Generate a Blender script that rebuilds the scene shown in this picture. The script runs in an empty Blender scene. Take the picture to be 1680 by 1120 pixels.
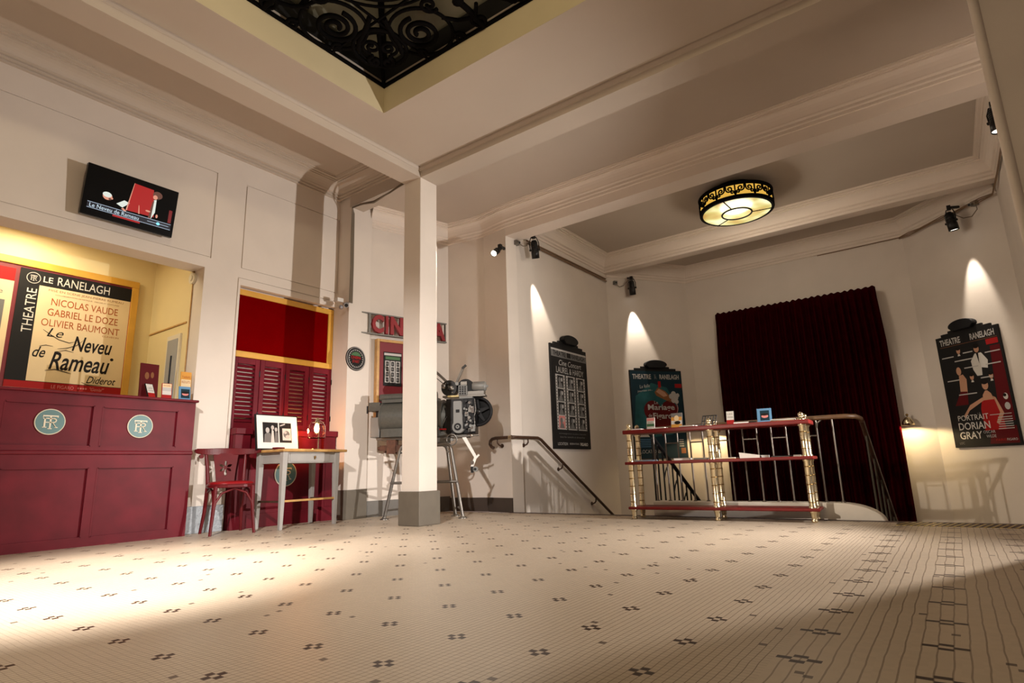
import bpy, math, random
from mathutils import Vector, Matrix
random.seed(7)
S = bpy.context.scene
COL = S.collection
PI = math.pi

# ------------------------------------------------------------------ camera
cam_d = bpy.data.cameras.new('camera')
cam = bpy.data.objects.new('camera', cam_d)
COL.objects.link(cam)
R_ = ((0.80152, 0.59724, -0.02950), (-0.15050, 0.15375, -0.97658), (-0.57872, 0.78719, 0.21311))
cm = Matrix(((R_[0][0], -R_[1][0], -R_[2][0], 0.0),
             (R_[0][1], -R_[1][1], -R_[2][1], 0.0),
             (R_[0][2], -R_[1][2], -R_[2][2], 0.52),
             (0, 0, 0, 1)))
cam.matrix_world = cm
cam_d.sensor_width = 36.0
cam_d.lens = 957.18 / 1680 * 36
cam_d.clip_start = 0.05
cam_d.clip_end = 100
S.camera = cam

# ------------------------------------------------------------------ world, lights, exposure
W = bpy.data.worlds.new('world')
S.world = W
W.use_nodes = True
bg = W.node_tree.nodes['Background']
bg.inputs[0].default_value = (1.0, 0.69, 0.54, 1)
bg.inputs[1].default_value = 0.16

def light(name, kind, loc, power, color, size=0.1, aim=None, cone=60, blend=0.3, parent=None):
    d = bpy.data.lights.new(name, kind)
    d.energy = power
    d.color = color
    if kind == 'AREA':
        d.shape = 'DISK'
        d.size = size
    else:
        d.shadow_soft_size = size
    if kind == 'SPOT':
        d.spot_size = math.radians(cone)
        d.spot_blend = blend
    o = bpy.data.objects.new(name, d)
    COL.objects.link(o)
    o.location = loc
    if aim is not None:
        o.rotation_euler = (Vector(aim) - Vector(loc)).to_track_quat('-Z', 'Y').to_euler()
    if parent is not None:
        o.parent = parent
        o.matrix_parent_inverse = parent.matrix_world.inverted()
    return o

WARM = (1.0, 0.86, 0.70)
# doorway light beyond the pier on the right, at head height, raking across the hall to the left wall
light('side_door_light', 'SPOT', (0.86, 5.46, 1.25), 930, (1.0, 0.93, 0.87), 0.025, (-6.0, 3.1, 1.35), 96, 1.0)
# ceiling spotlight of the side lobby beyond the pier, across the tiled floor
light('side_lobby_spotlight', 'SPOT', (1.20, 6.30, 3.3), 760, (1.0, 0.90, 0.81), 0.06, (-1.9, 1.5, 0.0), 72, 0.8)
# lamp of the hall behind the camera
light('hall_lamp', 'SPOT', (-3.1, -1.2, 1.8), 900, WARM, 0.03, (0.45, 9.3, 0.3), 25, 0.7)
# ceiling spotlight of the hall in front, making a pool on the floor before the counter
light('hall_spotlight', 'SPOT', (-1.3, -0.6, 3.3), 1500, (1.0, 0.93, 0.88), 0.06, (-5.0, 3.6, 0.4), 46, 0.9)
# second hall spotlight, straight down on the tiles in front of the counter
light('floor_spotlight', 'SPOT', (-2.2, -0.1, 3.5), 2700, (1.0, 0.92, 0.84), 0.05, (-3.75, 1.30, 0.0), 42, 1.0)
# unseen lamp added in the skylight well to brighten its sides and glass
light('skylight_fill_light', 'POINT', (-1.4, 0.7, 4.0), 85, (1.0, 0.82, 0.52), 0.1)
# lamp over the ticket booth
light('booth_lamp', 'AREA', (-6.65, 1.5, 3.0), 26, (1.0, 0.84, 0.56), 0.5, (-6.65, 1.5, 0))

S.view_settings.view_transform = 'Standard'
S.view_settings.look = 'None'
S.view_settings.gamma = 1.0
S.view_settings.use_curve_mapping = False
S.view_settings.exposure = 0.0

# ------------------------------------------------------------------ materials
def mat(name, color, rough=0.6, metal=0.0, noise=0.0, nscale=6.0, bump=0.0, bscale=40.0, emit=None, estr=0.0, coat=0.0, spec=0.5):
    m = bpy.data.materials.new(name)
    m.use_nodes = True
    nt = m.node_tree
    b = nt.nodes['Principled BSDF']
    c = (*color, 1)
    b.inputs['Base Color'].default_value = c
    b.inputs['Roughness'].default_value = rough
    b.inputs['Metallic'].default_value = metal
    b.inputs['Specular IOR Level'].default_value = spec
    if coat:
        b.inputs['Coat Weight'].default_value = coat
        b.inputs['Coat Roughness'].default_value = 0.25
    if emit:
        b.inputs['Emission Color'].default_value = (*emit, 1)
        b.inputs['Emission Strength'].default_value = estr
    tc = None
    if noise or bump:
        tc = nt.nodes.new('ShaderNodeTexCoord')
    if noise:
        n = nt.nodes.new('ShaderNodeTexNoise')
        n.inputs['Scale'].default_value = nscale
        n.inputs['Detail'].default_value = 5
        nt.links.new(tc.outputs['Object'], n.inputs['Vector'])
        r = nt.nodes.new('ShaderNodeMapRange')
        r.inputs['From Min'].default_value = 0.3
        r.inputs['From Max'].default_value = 0.7
        r.inputs['To Min'].default_value = 1 - noise
        r.inputs['To Max'].default_value = 1 + noise
        nt.links.new(n.outputs['Fac'], r.inputs['Value'])
        mx = nt.nodes.new('ShaderNodeVectorMath')
        mx.operation = 'SCALE'
        mx.inputs[0].default_value = color
        nt.links.new(r.outputs[0], mx.inputs['Scale'])
        nt.links.new(mx.outputs[0], b.inputs['Base Color'])
    if bump:
        n2 = nt.nodes.new('ShaderNodeTexNoise')
        n2.inputs['Scale'].default_value = bscale
        n2.inputs['Detail'].default_value = 4
        nt.links.new(tc.outputs['Object'], n2.inputs['Vector'])
        bp = nt.nodes.new('ShaderNodeBump')
        bp.inputs['Strength'].default_value = bump
        bp.inputs['Distance'].default_value = 0.01
        nt.links.new(n2.outputs['Fac'], bp.inputs['Height'])
        nt.links.new(bp.outputs[0], b.inputs['Normal'])
    return m

M = {}
M['plaster'] = mat('plaster', (0.69, 0.62, 0.55), 0.62, noise=0.03, nscale=2.5, bump=0.06, bscale=25)
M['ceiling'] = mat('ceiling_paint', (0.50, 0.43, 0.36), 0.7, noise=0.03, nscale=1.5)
M['cornice'] = mat('cornice_paint', (0.74, 0.65, 0.565), 0.65, noise=0.03, nscale=2)
M['skirt'] = mat('grey_skirting_paint', (0.115, 0.102, 0.085), 0.45, noise=0.08, nscale=8)
M['skirt_gloss'] = mat('grey_gloss_paint', (0.30, 0.33, 0.36), 0.3, noise=0.15, nscale=20, bump=0.6, bscale=45)
M['skirt_shaded'] = mat('shaded_skirting_paint', (0.05, 0.036, 0.028), 0.5, noise=0.1)  # grey skirting with the shade along the end wall put into its colour
M['plinth'] = mat('taupe_plinth_paint', (0.135, 0.115, 0.088), 0.5, noise=0.07, nscale=9)
M['red'] = mat('oxblood_gloss_paint', (0.125, 0.0075, 0.015), 0.42, noise=0.22, nscale=5, bump=0.05, bscale=12, spec=0.16)
M['red2'] = mat('bright_red_paint', (0.135, 0.0004, 0.0008), 0.8, noise=0.06, nscale=4, spec=0.0)
M['redseat'] = mat('red_leatherette', (0.24, 0.003, 0.006), 0.45, bump=0.1, bscale=60, spec=0.3)
M['chair'] = mat('red_chair_paint', (0.105, 0.003, 0.006), 0.38, noise=0.15, nscale=12, spec=0.35)
M['shelfred'] = mat('red_lacquer', (0.155, 0.010, 0.009), 0.4, noise=0.1, nscale=8, spec=0.25)
M['gold'] = mat('ochre_gold_paint', (0.62, 0.33, 0.045), 0.42, noise=0.08, nscale=6)
M['brass'] = mat('polished_brass', (0.76, 0.66, 0.45), 0.25, metal=1.0)
M['brass_d'] = mat('aged_brass', (0.28, 0.17, 0.06), 0.38, metal=1.0)
M['rail_wood2'] = mat('oiled_rail_wood', (0.11, 0.055, 0.024), 0.45, noise=0.2, nscale=18)
M['bar_shaded'] = mat('shaded_brass_bar', (0.035, 0.027, 0.014), 0.6)  # brass darkened in its colour to stand for the shadow over the right stairs
M['teal'] = mat('teal_enamel', (0.085, 0.19, 0.195), 0.4, noise=0.05)
M['cream'] = mat('cream_paint', (0.72, 0.66, 0.52), 0.5)
M['white'] = mat('white_paper', (0.80, 0.77, 0.72), 0.6)
M['black'] = mat('black_paint', (0.007, 0.007, 0.008), 0.5, spec=0.25)
M['blackm'] = mat('black_metal', (0.014, 0.013, 0.013), 0.35, metal=0.4)
M['iron'] = mat('wrought_iron', (0.004, 0.0035, 0.0035), 0.9, spec=0.04)
M['greypaint'] = mat('pale_grey_paint', (0.36, 0.345, 0.325), 0.45, noise=0.05, nscale=10)
M['wood'] = mat('honey_wood', (0.48, 0.27, 0.085), 0.42, noise=0.2, nscale=14)
M['railwood'] = mat('dark_rail_wood', (0.055, 0.026, 0.014), 0.35, noise=0.2, nscale=20)
M['curtain'] = mat('burgundy_velvet', (0.028, 0.0008, 0.0018), 0.95, noise=0.2, nscale=8, spec=0.0)
M['yellow'] = mat('booth_yellow_paint', (0.74, 0.62, 0.34), 0.6, noise=0.03, nscale=2)
M['hammer'] = mat('grey_hammered_enamel', (0.085, 0.084, 0.073), 0.4, metal=0.2, noise=0.1, nscale=40)
M['hammer_l'] = mat('light_grey_enamel', (0.21, 0.21, 0.20), 0.42, metal=0.2)
M['steel'] = mat('tube_steel', (0.21, 0.195, 0.175), 0.36, metal=0.8)
M['chrome'] = mat('chrome', (0.75, 0.73, 0.70), 0.15, metal=1.0)
M['rust'] = mat('rusty_iron', (0.09, 0.035, 0.018), 0.7, noise=0.3, nscale=30)
M['paleyell'] = mat('pale_yellow_lever', (0.62, 0.50, 0.24), 0.5)
M['cable'] = mat('grey_cable', (0.17, 0.135, 0.095), 0.6)
M['pipe'] = mat('brown_conduit', (0.20, 0.115, 0.06), 0.5)
M['letter'] = mat('sign_red', (0.24, 0.008, 0.012), 0.4)
M['signgrey'] = mat('sign_frame_grey', (0.17, 0.16, 0.14), 0.5, metal=0.4)
M['mred'] = mat('mat_board_red', (0.16, 0.008, 0.014), 0.6)
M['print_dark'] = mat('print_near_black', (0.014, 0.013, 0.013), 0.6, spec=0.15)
M['print_grey'] = mat('print_mid_grey', (0.16, 0.155, 0.15), 0.6, spec=0.15)
M['print_light'] = mat('print_light_grey', (0.46, 0.44, 0.42), 0.6, spec=0.15)
M['print_white'] = mat('print_white', (0.60, 0.575, 0.53), 0.6, spec=0.15)
M['print_red'] = mat('print_red', (0.33, 0.012, 0.012), 0.6, spec=0.15)
M['print_dred'] = mat('print_dark_red', (0.10, 0.006, 0.008), 0.6, spec=0.15)
M['print_teal'] = mat('print_teal', (0.018, 0.085, 0.095), 0.6, noise=0.5, nscale=3, spec=0.15)
M['print_dteal'] = mat('print_dark_teal', (0.008, 0.028, 0.042), 0.6, spec=0.15)
M['print_cream'] = mat('print_cream', (0.74, 0.58, 0.35), 0.6, noise=0.05, nscale=3, spec=0.15)
M['print_skin'] = mat('print_skin', (0.50, 0.27, 0.17), 0.6, spec=0.15)
M['print_brown'] = mat('print_brown', (0.25, 0.10, 0.04), 0.6, spec=0.15)
M['print_orange'] = mat('print_orange', (0.62, 0.30, 0.06), 0.6, spec=0.15)
M['print_blue'] = mat('print_blue', (0.11, 0.24, 0.40), 0.6, spec=0.15)
M['print_ink'] = mat('print_ink', (0.012, 0.009, 0.008), 0.6, spec=0.15)
M['print_rust'] = mat('print_rust_ink', (0.36, 0.085, 0.02), 0.6, spec=0.15)
M['print_pink'] = mat('print_pink', (0.62, 0.22, 0.20), 0.6, spec=0.15)
M['print_green'] = mat('print_green', (0.07, 0.15, 0.07), 0.6, spec=0.15)
M['lens'] = mat('lamp_lens', (0.9, 0.9, 0.9), 0.1, emit=(1.0, 0.93, 0.80), estr=5.0)
M['lens_dim'] = mat('lamp_lens_dim', (0.9, 0.9, 0.9), 0.1, emit=(1.0, 0.93, 0.82), estr=2.2)
M['whiteplastic'] = mat('white_plastic', (0.62, 0.60, 0.57), 0.4)
M['camgrey'] = mat('camera_grey', (0.30, 0.30, 0.32), 0.3, metal=0.5)
M['curbw'] = mat('white_stone', (0.66, 0.61, 0.54), 0.5, noise=0.06, nscale=8)
M['nosing'] = mat('dark_red_nosing', (0.035, 0.010, 0.008), 0.45)
M['grip'] = mat('yellow_metal_grip', (0.42, 0.31, 0.10), 0.35, metal=0.7)
M['carpet'] = mat('dark_red_carpet', (0.05, 0.006, 0.007), 0.95, noise=0.2, nscale=40)
M['baluster'] = mat('dull_steel_bar', (0.20, 0.175, 0.155), 0.4, metal=0.9)
M['doorwhite'] = mat('door_grey_glass', (0.32, 0.34, 0.36), 0.2)
M['darkglass'] = mat('night_glass', (0.22, 0.205, 0.15), 0.25, noise=0.85, nscale=0.9, bump=0.15, bscale=2.0, spec=0.4)

def glass_mat(name, color, alpha=0.2):
    m = bpy.data.materials.new(name)
    m.use_nodes = True
    b = m.node_tree.nodes['Principled BSDF']
    b.inputs['Base Color'].default_value = (*color, 1)
    b.inputs['Roughness'].default_value = 0.02
    b.inputs['Transmission Weight'].default_value = 1.0
    b.inputs['IOR'].default_value = 1.2
    return m
M['glass'] = glass_mat('clear_glass', (0.97, 0.95, 0.92))

def emis(name, color, strength):
    return mat(name, (0.02, 0.02, 0.02), 0.3, emit=color, estr=strength)
M['scr_black'] = mat('screen_black', (0.003, 0.003, 0.0035), 0.25, spec=0.2)
M['scr_red'] = emis('screen_red', (0.40, 0.004, 0.006), 1.0)
M['scr_dred'] = emis('screen_dark_red', (0.18, 0.003, 0.006), 1.0)
M['scr_skin'] = emis('screen_skin', (0.72, 0.30, 0.20), 1.0)
M['scr_pale'] = emis('screen_pale', (0.75, 0.80, 0.72), 1.0)
M['scr_hair'] = emis('screen_brown', (0.13, 0.045, 0.03), 1.0)
M['scr_line'] = emis('screen_line', (0.45, 0.55, 0.68), 1.0)
M['scr_navy'] = emis('screen_navy', (0.003, 0.008, 0.022), 0.7)
M['scr_cyan'] = emis('screen_cyan', (0.25, 0.75, 0.95), 1.2)
M['scr_text'] = emis('screen_text', (0.65, 0.80, 0.90), 1.0)
M['bulb'] = emis('warm_bulb', (1.0, 0.62, 0.24), 14.0)

def lamp_glass():
    m = bpy.data.materials.new('lit_opal_glass')
    m.use_nodes = True
    nt = m.node_tree
    b = nt.nodes['Principled BSDF']
    b.inputs['Base Color'].default_value = (0.10, 0.09, 0.06, 1)
    b.inputs['Roughness'].default_value = 0.3
    tc = nt.nodes.new('ShaderNodeTexCoord')
    n = nt.nodes.new('ShaderNodeTexNoise')
    n.inputs['Scale'].default_value = 3.2
    n.inputs['Detail'].default_value = 1.0
    nt.links.new(tc.outputs['Object'], n.inputs['Vector'])
    cr = nt.nodes.new('ShaderNodeValToRGB')
    e = cr.color_ramp.elements
    e[0].position = 0.36
    e[0].color = (0.50, 0.27, 0.04, 1)
    e[1].position = 0.66
    e[1].color = (1.05, 1.0, 0.60, 1)
    k = e.new(0.5)
    k.color = (0.62, 0.53, 0.15, 1)
    nt.links.new(n.outputs['Fac'], cr.inputs['Fac'])
    nt.links.new(cr.outputs[0], b.inputs['Emission Color'])
    b.inputs['Emission Strength'].default_value = 1.0
    return m
M['lampglass'] = lamp_glass()
M['lampside'] = emis('lit_amber_glass', (0.85, 0.48, 0.07), 0.9)

# floor: small cream mosaic tiles with brown four-tile motifs, long strip tiles in the border
def floor_mat():
    m = bpy.data.materials.new('mosaic_floor')
    m.use_nodes = True
    nt = m.node_tree
    N = nt.nodes
    L = nt.links
    b = N['Principled BSDF']
    tc = N.new('ShaderNodeTexCoord')
    sp = N.new('ShaderNodeSeparateXYZ')
    L.new(tc.outputs['Object'], sp.inputs[0])
    def val(x):
        v = N.new('ShaderNodeValue')
        v.outputs[0].default_value = x
        return v.outputs[0]
    def op(o, a, c=None, d=None):
        n = N.new('ShaderNodeMath')
        n.operation = o
        for i, x in enumerate((a, c, d)):
            if x is None:
                continue
            if isinstance(x, (int, float)):
                n.inputs[i].default_value = x
            else:
                L.new(x, n.inputs[i])
        return n.outputs[0]
    # slight waviness of the hand laid rows
    nz = N.new('ShaderNodeTexNoise')
    nz.inputs['Scale'].default_value = 5.0
    L.new(tc.outputs['Object'], nz.inputs['Vector'])
    wav = op('MULTIPLY', op('SUBTRACT', nz.outputs['Fac'], 0.5), 0.014)
    X = op('ADD', sp.outputs[0], wav)
    Y = op('ADD', sp.outputs[1], wav)
    PX, PY = 0.3165, 0.3075
    def layer(tw, th, gx, gy):
        # tile index coordinates with the motif centred in a tile
        u = op('ADD', op('DIVIDE', op('ADD', X, 0.100), tw), 0.5)
        v = op('ADD', op('DIVIDE', op('SUBTRACT', Y, 2.128), th), 0.5)
        fu = op('FRACT', u)
        fv = op('FRACT', v)
        du = op('MINIMUM', fu, op('SUBTRACT', 1.0, fu))
        dv = op('MINIMUM', fv, op('SUBTRACT', 1.0, fv))
        gu = op('LESS_THAN', du, gx)
        gv = op('LESS_THAN', dv, gy)
        iu = op('FLOOR', u)
        iv = op('FLOOR', v)
        return u, v, iu, iv, gu, gv
    def motif(tw, th):
        # distance to nearest lattice point, in tiles
        mx = op('SUBTRACT', op('MODULO', op('ADD', op('ADD', X, 0.100), 50.5 * PX), PX), PX / 2)
        my = op('SUBTRACT', op('MODULO', op('ADD', op('SUBTRACT', Y, 2.128), 50.5 * PY), PY), PY / 2)
        ax = op('DIVIDE', op('ABSOLUTE', mx), tw)
        ay = op('DIVIDE', op('ABSOLUTE', my), th)
        h1 = op('MULTIPLY', op('MULTIPLY', op('GREATER_THAN', ax, 0.5), op('LESS_THAN', ax, 1.5)), op('LESS_THAN', ay, 0.5))
        h2 = op('MULTIPLY', op('MULTIPLY', op('GREATER_THAN', ay, 0.5), op('LESS_THAN', ay, 1.5)), op('LESS_THAN', ax, 0.5))
        return op('MAXIMUM', h1, h2)
    A = layer(PX / 14, PY / 14, 0.055, 0.035)
    B = layer(0.0370, 0.0220, 0.060, 0.0)
    mA = motif(PX / 14, PY / 14)
    mB = motif(0.0370, 0.0230)
    border = op('GREATER_THAN', X, -0.475)
    # in the border the motif stands in every second lattice column only
    dark = op('ADD', op('MULTIPLY', mA, op('SUBTRACT', 1.0, border)), op('MULTIPLY', mB, border))
    gA = op('MAXIMUM', op('MULTIPLY', A[4], 0.85), op('MULTIPLY', A[5], 0.6))
    gB = op('MAXIMUM', op('MULTIPLY', B[4], 0.62), op('MULTIPLY', B[5], 0.4))
    grout = op('ADD', op('MULTIPLY', gA, op('SUBTRACT', 1.0, border)), op('MULTIPLY', gB, border))
    # a few odd replacement tiles
    cmb = N.new('ShaderNodeCombineXYZ')
    L.new(A[2], cmb.inputs[0])
    L.new(A[3], cmb.inputs[1])
    wn = N.new('ShaderNodeTexWhiteNoise')
    wn.noise_dimensions = '3D'
    L.new(cmb.outputs[0], wn.inputs['Vector'])
    odd = op('MULTIPLY', op('GREATER_THAN', wn.outputs['Value'], 0.9975), 0.8)
    big = N.new('ShaderNodeTexNoise')
    big.inputs['Scale'].default_value = 1.1
    big.inputs['Detail'].default_value = 4
    L.new(tc.outputs['Object'], big.inputs['Vector'])
    shade = op('ADD', op('MULTIPLY', op('SUBTRACT', big.outputs['Fac'], 0.5), 0.22), op('ADD', 0.96, op('MULTIPLY', wn.outputs['Value'], 0.06)))
    base = N.new('ShaderNodeVectorMath')
    base.operation = 'SCALE'
    base.inputs[0].default_value = (0.54, 0.45, 0.35)
    L.new(shade, base.inputs['Scale'])
    def mix(fac, a, col):
        n = N.new('ShaderNodeMix')
        n.data_type = 'RGBA'
        L.new(fac, n.inputs[0])
        L.new(a, n.inputs[6])
        n.inputs[7].default_value = (*col, 1)
        return n.outputs[2]
    c1 = mix(grout, base.outputs[0], (0.13, 0.078, 0.042))
    c2 = mix(op('MAXIMUM', dark, odd), c1, (0.032, 0.011, 0.006))
    L.new(c2, b.inputs['Base Color'])
    b.inputs['Roughness'].default_value = 0.40
    rr = op('ADD', 0.30, op('MULTIPLY', big.outputs['Fac'], 0.22))
    L.new(rr, b.inputs['Roughness'])
    b.inputs['Specular IOR Level'].default_value = 0.28
    return m
M['floor'] = floor_mat()

# ------------------------------------------------------------------ mesh builder
class B:
    def __init__(self):
        self.v = []
        self.f = []
        self.m = []
        self.s = []
        self.mats = []
    def mi(self, m):
        m = M[m] if isinstance(m, str) else m
        if m not in self.mats:
            self.mats.append(m)
        return self.mats.index(m)
    def add(self, vs, fs, m, smooth=False, T=None):
        k = len(self.v)
        i = self.mi(m)
        for p in vs:
            p = Vector(p)
            self.v.append(T @ p if T is not None else p)
        for f in fs:
            self.f.append([k + j for j in f])
            self.m.append(i)
            self.s.append(smooth)
        return self
    def box(self, a, b, m, T=None):
        x0, y0, z0 = [min(p, q) for p, q in zip(a, b)]
        x1, y1, z1 = [max(p, q) for p, q in zip(a, b)]
        vs = [(x0, y0, z0), (x1, y0, z0), (x1, y1, z0), (x0, y1, z0), (x0, y0, z1), (x1, y0, z1), (x1, y1, z1), (x0, y1, z1)]
        fs = [(0, 3, 2, 1), (4, 5, 6, 7), (0, 1, 5, 4), (1, 2, 6, 5), (2, 3, 7, 6), (3, 0, 4, 7)]
        return self.add(vs, fs, m, False, T)
    def bar(self, p, q, w, d, m, up=(0, 0, 1), w2=None, d2=None):
        p = Vector(p); q = Vector(q)
        t = (q - p).normalized()
        u = Vector(up)
        if abs(t.dot(u)) > 0.98:
            u = Vector((0, 1, 0))
        s = t.cross(u).normalized()
        n = s.cross(t).normalized()
        w2 = w if w2 is None else w2
        d2 = d if d2 is None else d2
        vs = []
        for c, ww, dd in ((p, w, d), (q, w2, d2)):
            for a, e in ((-1, -1), (1, -1), (1, 1), (-1, 1)):
                vs.append(c + s * (a * ww / 2) + n * (e * dd / 2))
        fs = [(3, 2, 1, 0), (4, 5, 6, 7), (0, 1, 5, 4), (1, 2, 6, 5), (2, 3, 7, 6), (3, 0, 4, 7)]
        return self.add(vs, fs, m)
    def tube(self, pts, r, m, n=10, cap=True, closed=False):
        pts = [Vector(p) for p in pts]
        k = len(pts)
        rs = r if isinstance(r, (list, tuple)) else [r] * k
        vs = []
        prev = None
        for i, p in enumerate(pts):
            if closed:
                t = (pts[(i + 1) % k] - pts[i - 1]).normalized()
            else:
                t = (pts[min(i + 1, k - 1)] - pts[max(i - 1, 0)]).normalized()
            if prev is None:
                u = Vector((0, 0, 1)) if abs(t.z) < 0.9 else Vector((1, 0, 0))
                s = t.cross(u).normalized()
            else:
                s = (prev - t * prev.dot(t)).normalized()
            prev = s
            e = t.cross(s)
            for j in range(n):
                a = 2 * PI * j / n
                vs.append(p + (s * math.cos(a) + e * math.sin(a)) * rs[i])
        fs = []
        rng = k if closed else k - 1
        for i in range(rng):
            i2 = (i + 1) % k
            for j in range(n):
                j2 = (j + 1) % n
                fs.append((i * n + j, i * n + j2, i2 * n + j2, i2 * n + j))
        self.add(vs, fs, m, True)
        if cap and not closed:
            self.add([vs[j] for j in range(n)], [tuple(range(n))[::-1]], m)
            self.add([vs[(k - 1) * n + j] for j in range(n)], [tuple(range(n))], m)
        return self
    def lathe(self, prof, m, n=24, T=None, smooth=True):
        # prof: list of (r, z) about the local z axis
        vs = []
        for r, z in prof:
            for j in range(n):
                a = 2 * PI * j / n
                vs.append((r * math.cos(a), r * math.sin(a), z))
        fs = []
        for i in range(len(prof) - 1):
            for j in range(n):
                j2 = (j + 1) % n
                fs.append((i * n + j, i * n + j2, (i + 1) * n + j2, (i + 1) * n + j))
        self.add(vs, fs, m, smooth, T)
        for i, rev in ((0, True), (len(prof) - 1, False)):
            if prof[i][0] > 1e-5:
                ring = vs[i * n:(i + 1) * n]
                self.add(ring, [tuple(range(n))[::-1] if rev else tuple(range(n))], m, False, T)
        return self
    def cyl(self, p, q, r, m, n=20, r2=None):
        p = Vector(p); q = Vector(q)
        d = q - p
        T = Matrix.Translation(p) @ d.to_track_quat('Z', 'Y').to_matrix().to_4x4()
        r2 = r if r2 is None else r2
        return self.lathe([(r, 0), (r2, d.length)], m, n, T)
    def ball(self, c, r, m, n=16, sc=(1, 1, 1)):
        prof = []
        k = n // 2
        for i in range(k + 1):
            a = -PI / 2 + PI * i / k
            prof.append((max(1e-6, r * math.cos(a)), r * math.sin(a)))
        T = Matrix.Translation(Vector(c)) @ Matrix.Diagonal((*sc, 1))
        return self.lathe(prof, m, n, T)
    def poly(self, pts, y, m, T=None):
        # flat shape in the local XZ plane, facing -Y, at depth y (convex or fan-safe)
        vs = [(x, y, z) for x, z in pts]
        area = sum(pts[i][0] * pts[(i + 1) % len(pts)][1] - pts[(i + 1) % len(pts)][0] * pts[i][1] for i in range(len(pts)))
        idx = tuple(range(len(pts)))
        if area < 0:
            idx = idx[::-1]
        return self.add(vs, [idx], m, False, T)
    def rect(self, x0, z0, x1, z1, y, m, T=None):
        return self.poly([(x0, z0), (x1, z0), (x1, z1), (x0, z1)], y, m, T)
    def disc(self, x, z, rx, rz, y, m, n=28, rot=0.0):
        pts = []
        for j in range(n):
            a = 2 * PI * j / n
            px, pz = rx * math.cos(a), rz * math.sin(a)
            pts.append((x + px * math.cos(rot) - pz * math.sin(rot), z + px * math.sin(rot) + pz * math.cos(rot)))
        return self.poly(pts, y, m)
    def prism(self, pts, y0, y1, m, T=None):
        # outline in XZ extruded from y0 (front) to y1 (back)
        n = len(pts)
        area = sum(pts[i][0] * pts[(i + 1) % n][1] - pts[(i + 1) % n][0] * pts[i][1] for i in range(n))
        if area < 0:
            pts = pts[::-1]
        vs = [(x, y0, z) for x, z in pts] + [(x, y1, z) for x, z in pts]
        fs = [tuple(range(n)), tuple(range(2 * n - 1, n - 1, -1))]
        for i in range(n):
            j = (i + 1) % n
            fs.append((i, i + n, j + n, j))
        return self.add(vs, fs, m, False, T)
    def curve2d(self, loops, thick, m, T, res=6, cyclic=True):
        cu = bpy.data.curves.new('tmp', 'CURVE')
        cu.dimensions = '2D'
        cu.fill_mode = 'BOTH'
        cu.extrude = thick / 2
        for lp in loops:
            s = cu.splines.new('POLY')
            s.points.add(len(lp) - 1)
            for i, (x, y) in enumerate(lp):
                s.points[i].co = (x, y, 0, 1)
            s.use_cyclic_u = True
        return self._data(cu, m, T)
    def text(self, body, x, z, size, m, y=0.0, align='CENTER', sx=1.0, bold=0.0, shear=0.0, space=1.0, rot=0.0, thick=0.0, T=None):
        cu = bpy.data.curves.new('tmp', 'FONT')
        cu.body = body
        cu.size = size
        cu.align_x = align
        cu.align_y = 'CENTER'
        cu.offset = bold
        cu.shear = shear
        cu.space_character = space
        cu.resolution_u = 3
        cu.extrude = thick / 2
        K = Matrix.Translation((x, y, z)) @ Matrix.Rotation(-rot, 4, 'Y') @ Matrix.Rotation(PI / 2, 4, 'X') @ Matrix.Diagonal((sx, 1, 1, 1))
        if T is not None:
            K = T @ K
        return self._data(cu, m, K)
    def fit(self, body, x0, z0, x1, z1, m, y=0.0, bold=0.0, shear=0.0, rot=0.0, thick=0.0, space=1.0):
        # lettering scaled to fill the box x0..x1, z0..z1 of the local XZ plane
        cu = bpy.data.curves.new('tmp', 'FONT')
        cu.body = body
        cu.offset = bold
        cu.shear = shear
        cu.space_character = space
        cu.resolution_u = 3
        cu.extrude = 0.5 if thick else 0.0
        o = bpy.data.objects.new('tmp', cu)
        COL.objects.link(o)
        dg = bpy.context.evaluated_depsgraph_get()
        me = bpy.data.meshes.new_from_object(o.evaluated_get(dg))
        xs = [v.co.x for v in me.vertices]
        ys = [v.co.y for v in me.vertices]
        ax, bx, ay, by = min(xs), max(xs), min(ys), max(ys)
        sx = (x1 - x0) / (bx - ax)
        sz = (z1 - z0) / (by - ay)
        cx, cz = (x0 + x1) / 2, (z0 + z1) / 2
        K = Matrix.Translation((cx, 0, cz)) @ Matrix.Rotation(-rot, 4, 'Y') @ Matrix.Translation((-cx, 0, -cz))
        vs = [K @ Vector((x0 + (v.co.x - ax) * sx, y - (v.co.z) * thick, z0 + (v.co.y - ay) * sz)) for v in me.vertices]
        self.add(vs, [tuple(p.vertices) for p in me.polygons], m)
        bpy.data.objects.remove(o)
        bpy.data.curves.remove(cu)
        bpy.data.meshes.remove(me)
        return self
    def _data(self, cu, m, T):
        o = bpy.data.objects.new('tmp', cu)
        COL.objects.link(o)
        dg = bpy.context.evaluated_depsgraph_get()
        me = bpy.data.meshes.new_from_object(o.evaluated_get(dg))
        self.add([v.co.copy() for v in me.vertices], [tuple(p.vertices) for p in me.polygons], m, False, T)
        bpy.data.objects.remove(o)
        bpy.data.curves.remove(cu)
        bpy.data.meshes.remove(me)
        return self
    def sweep(self, path, prof, m, closed=False):
        # path: (x, y) points, room on the LEFT of the walking direction; prof: (out, z)
        k = len(path)
        P = [Vector((p[0], p[1])) for p in path]
        offs = []
        for i in range(k):
            if closed or 0 < i < k - 1:
                a = (P[i] - P[i - 1]).normalized()
                c = (P[(i + 1) % k] - P[i]).normalized()
            elif i == 0:
                a = c = (P[1] - P[0]).normalized()
            else:
                a = c = (P[i] - P[i - 1]).normalized()
            na = Vector((-a.y, a.x)); nc = Vector((-c.y, c.x))
            b = (na + nc).normalized()
            offs.append(b / max(0.3, b.dot(na)))
        vs = []
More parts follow.
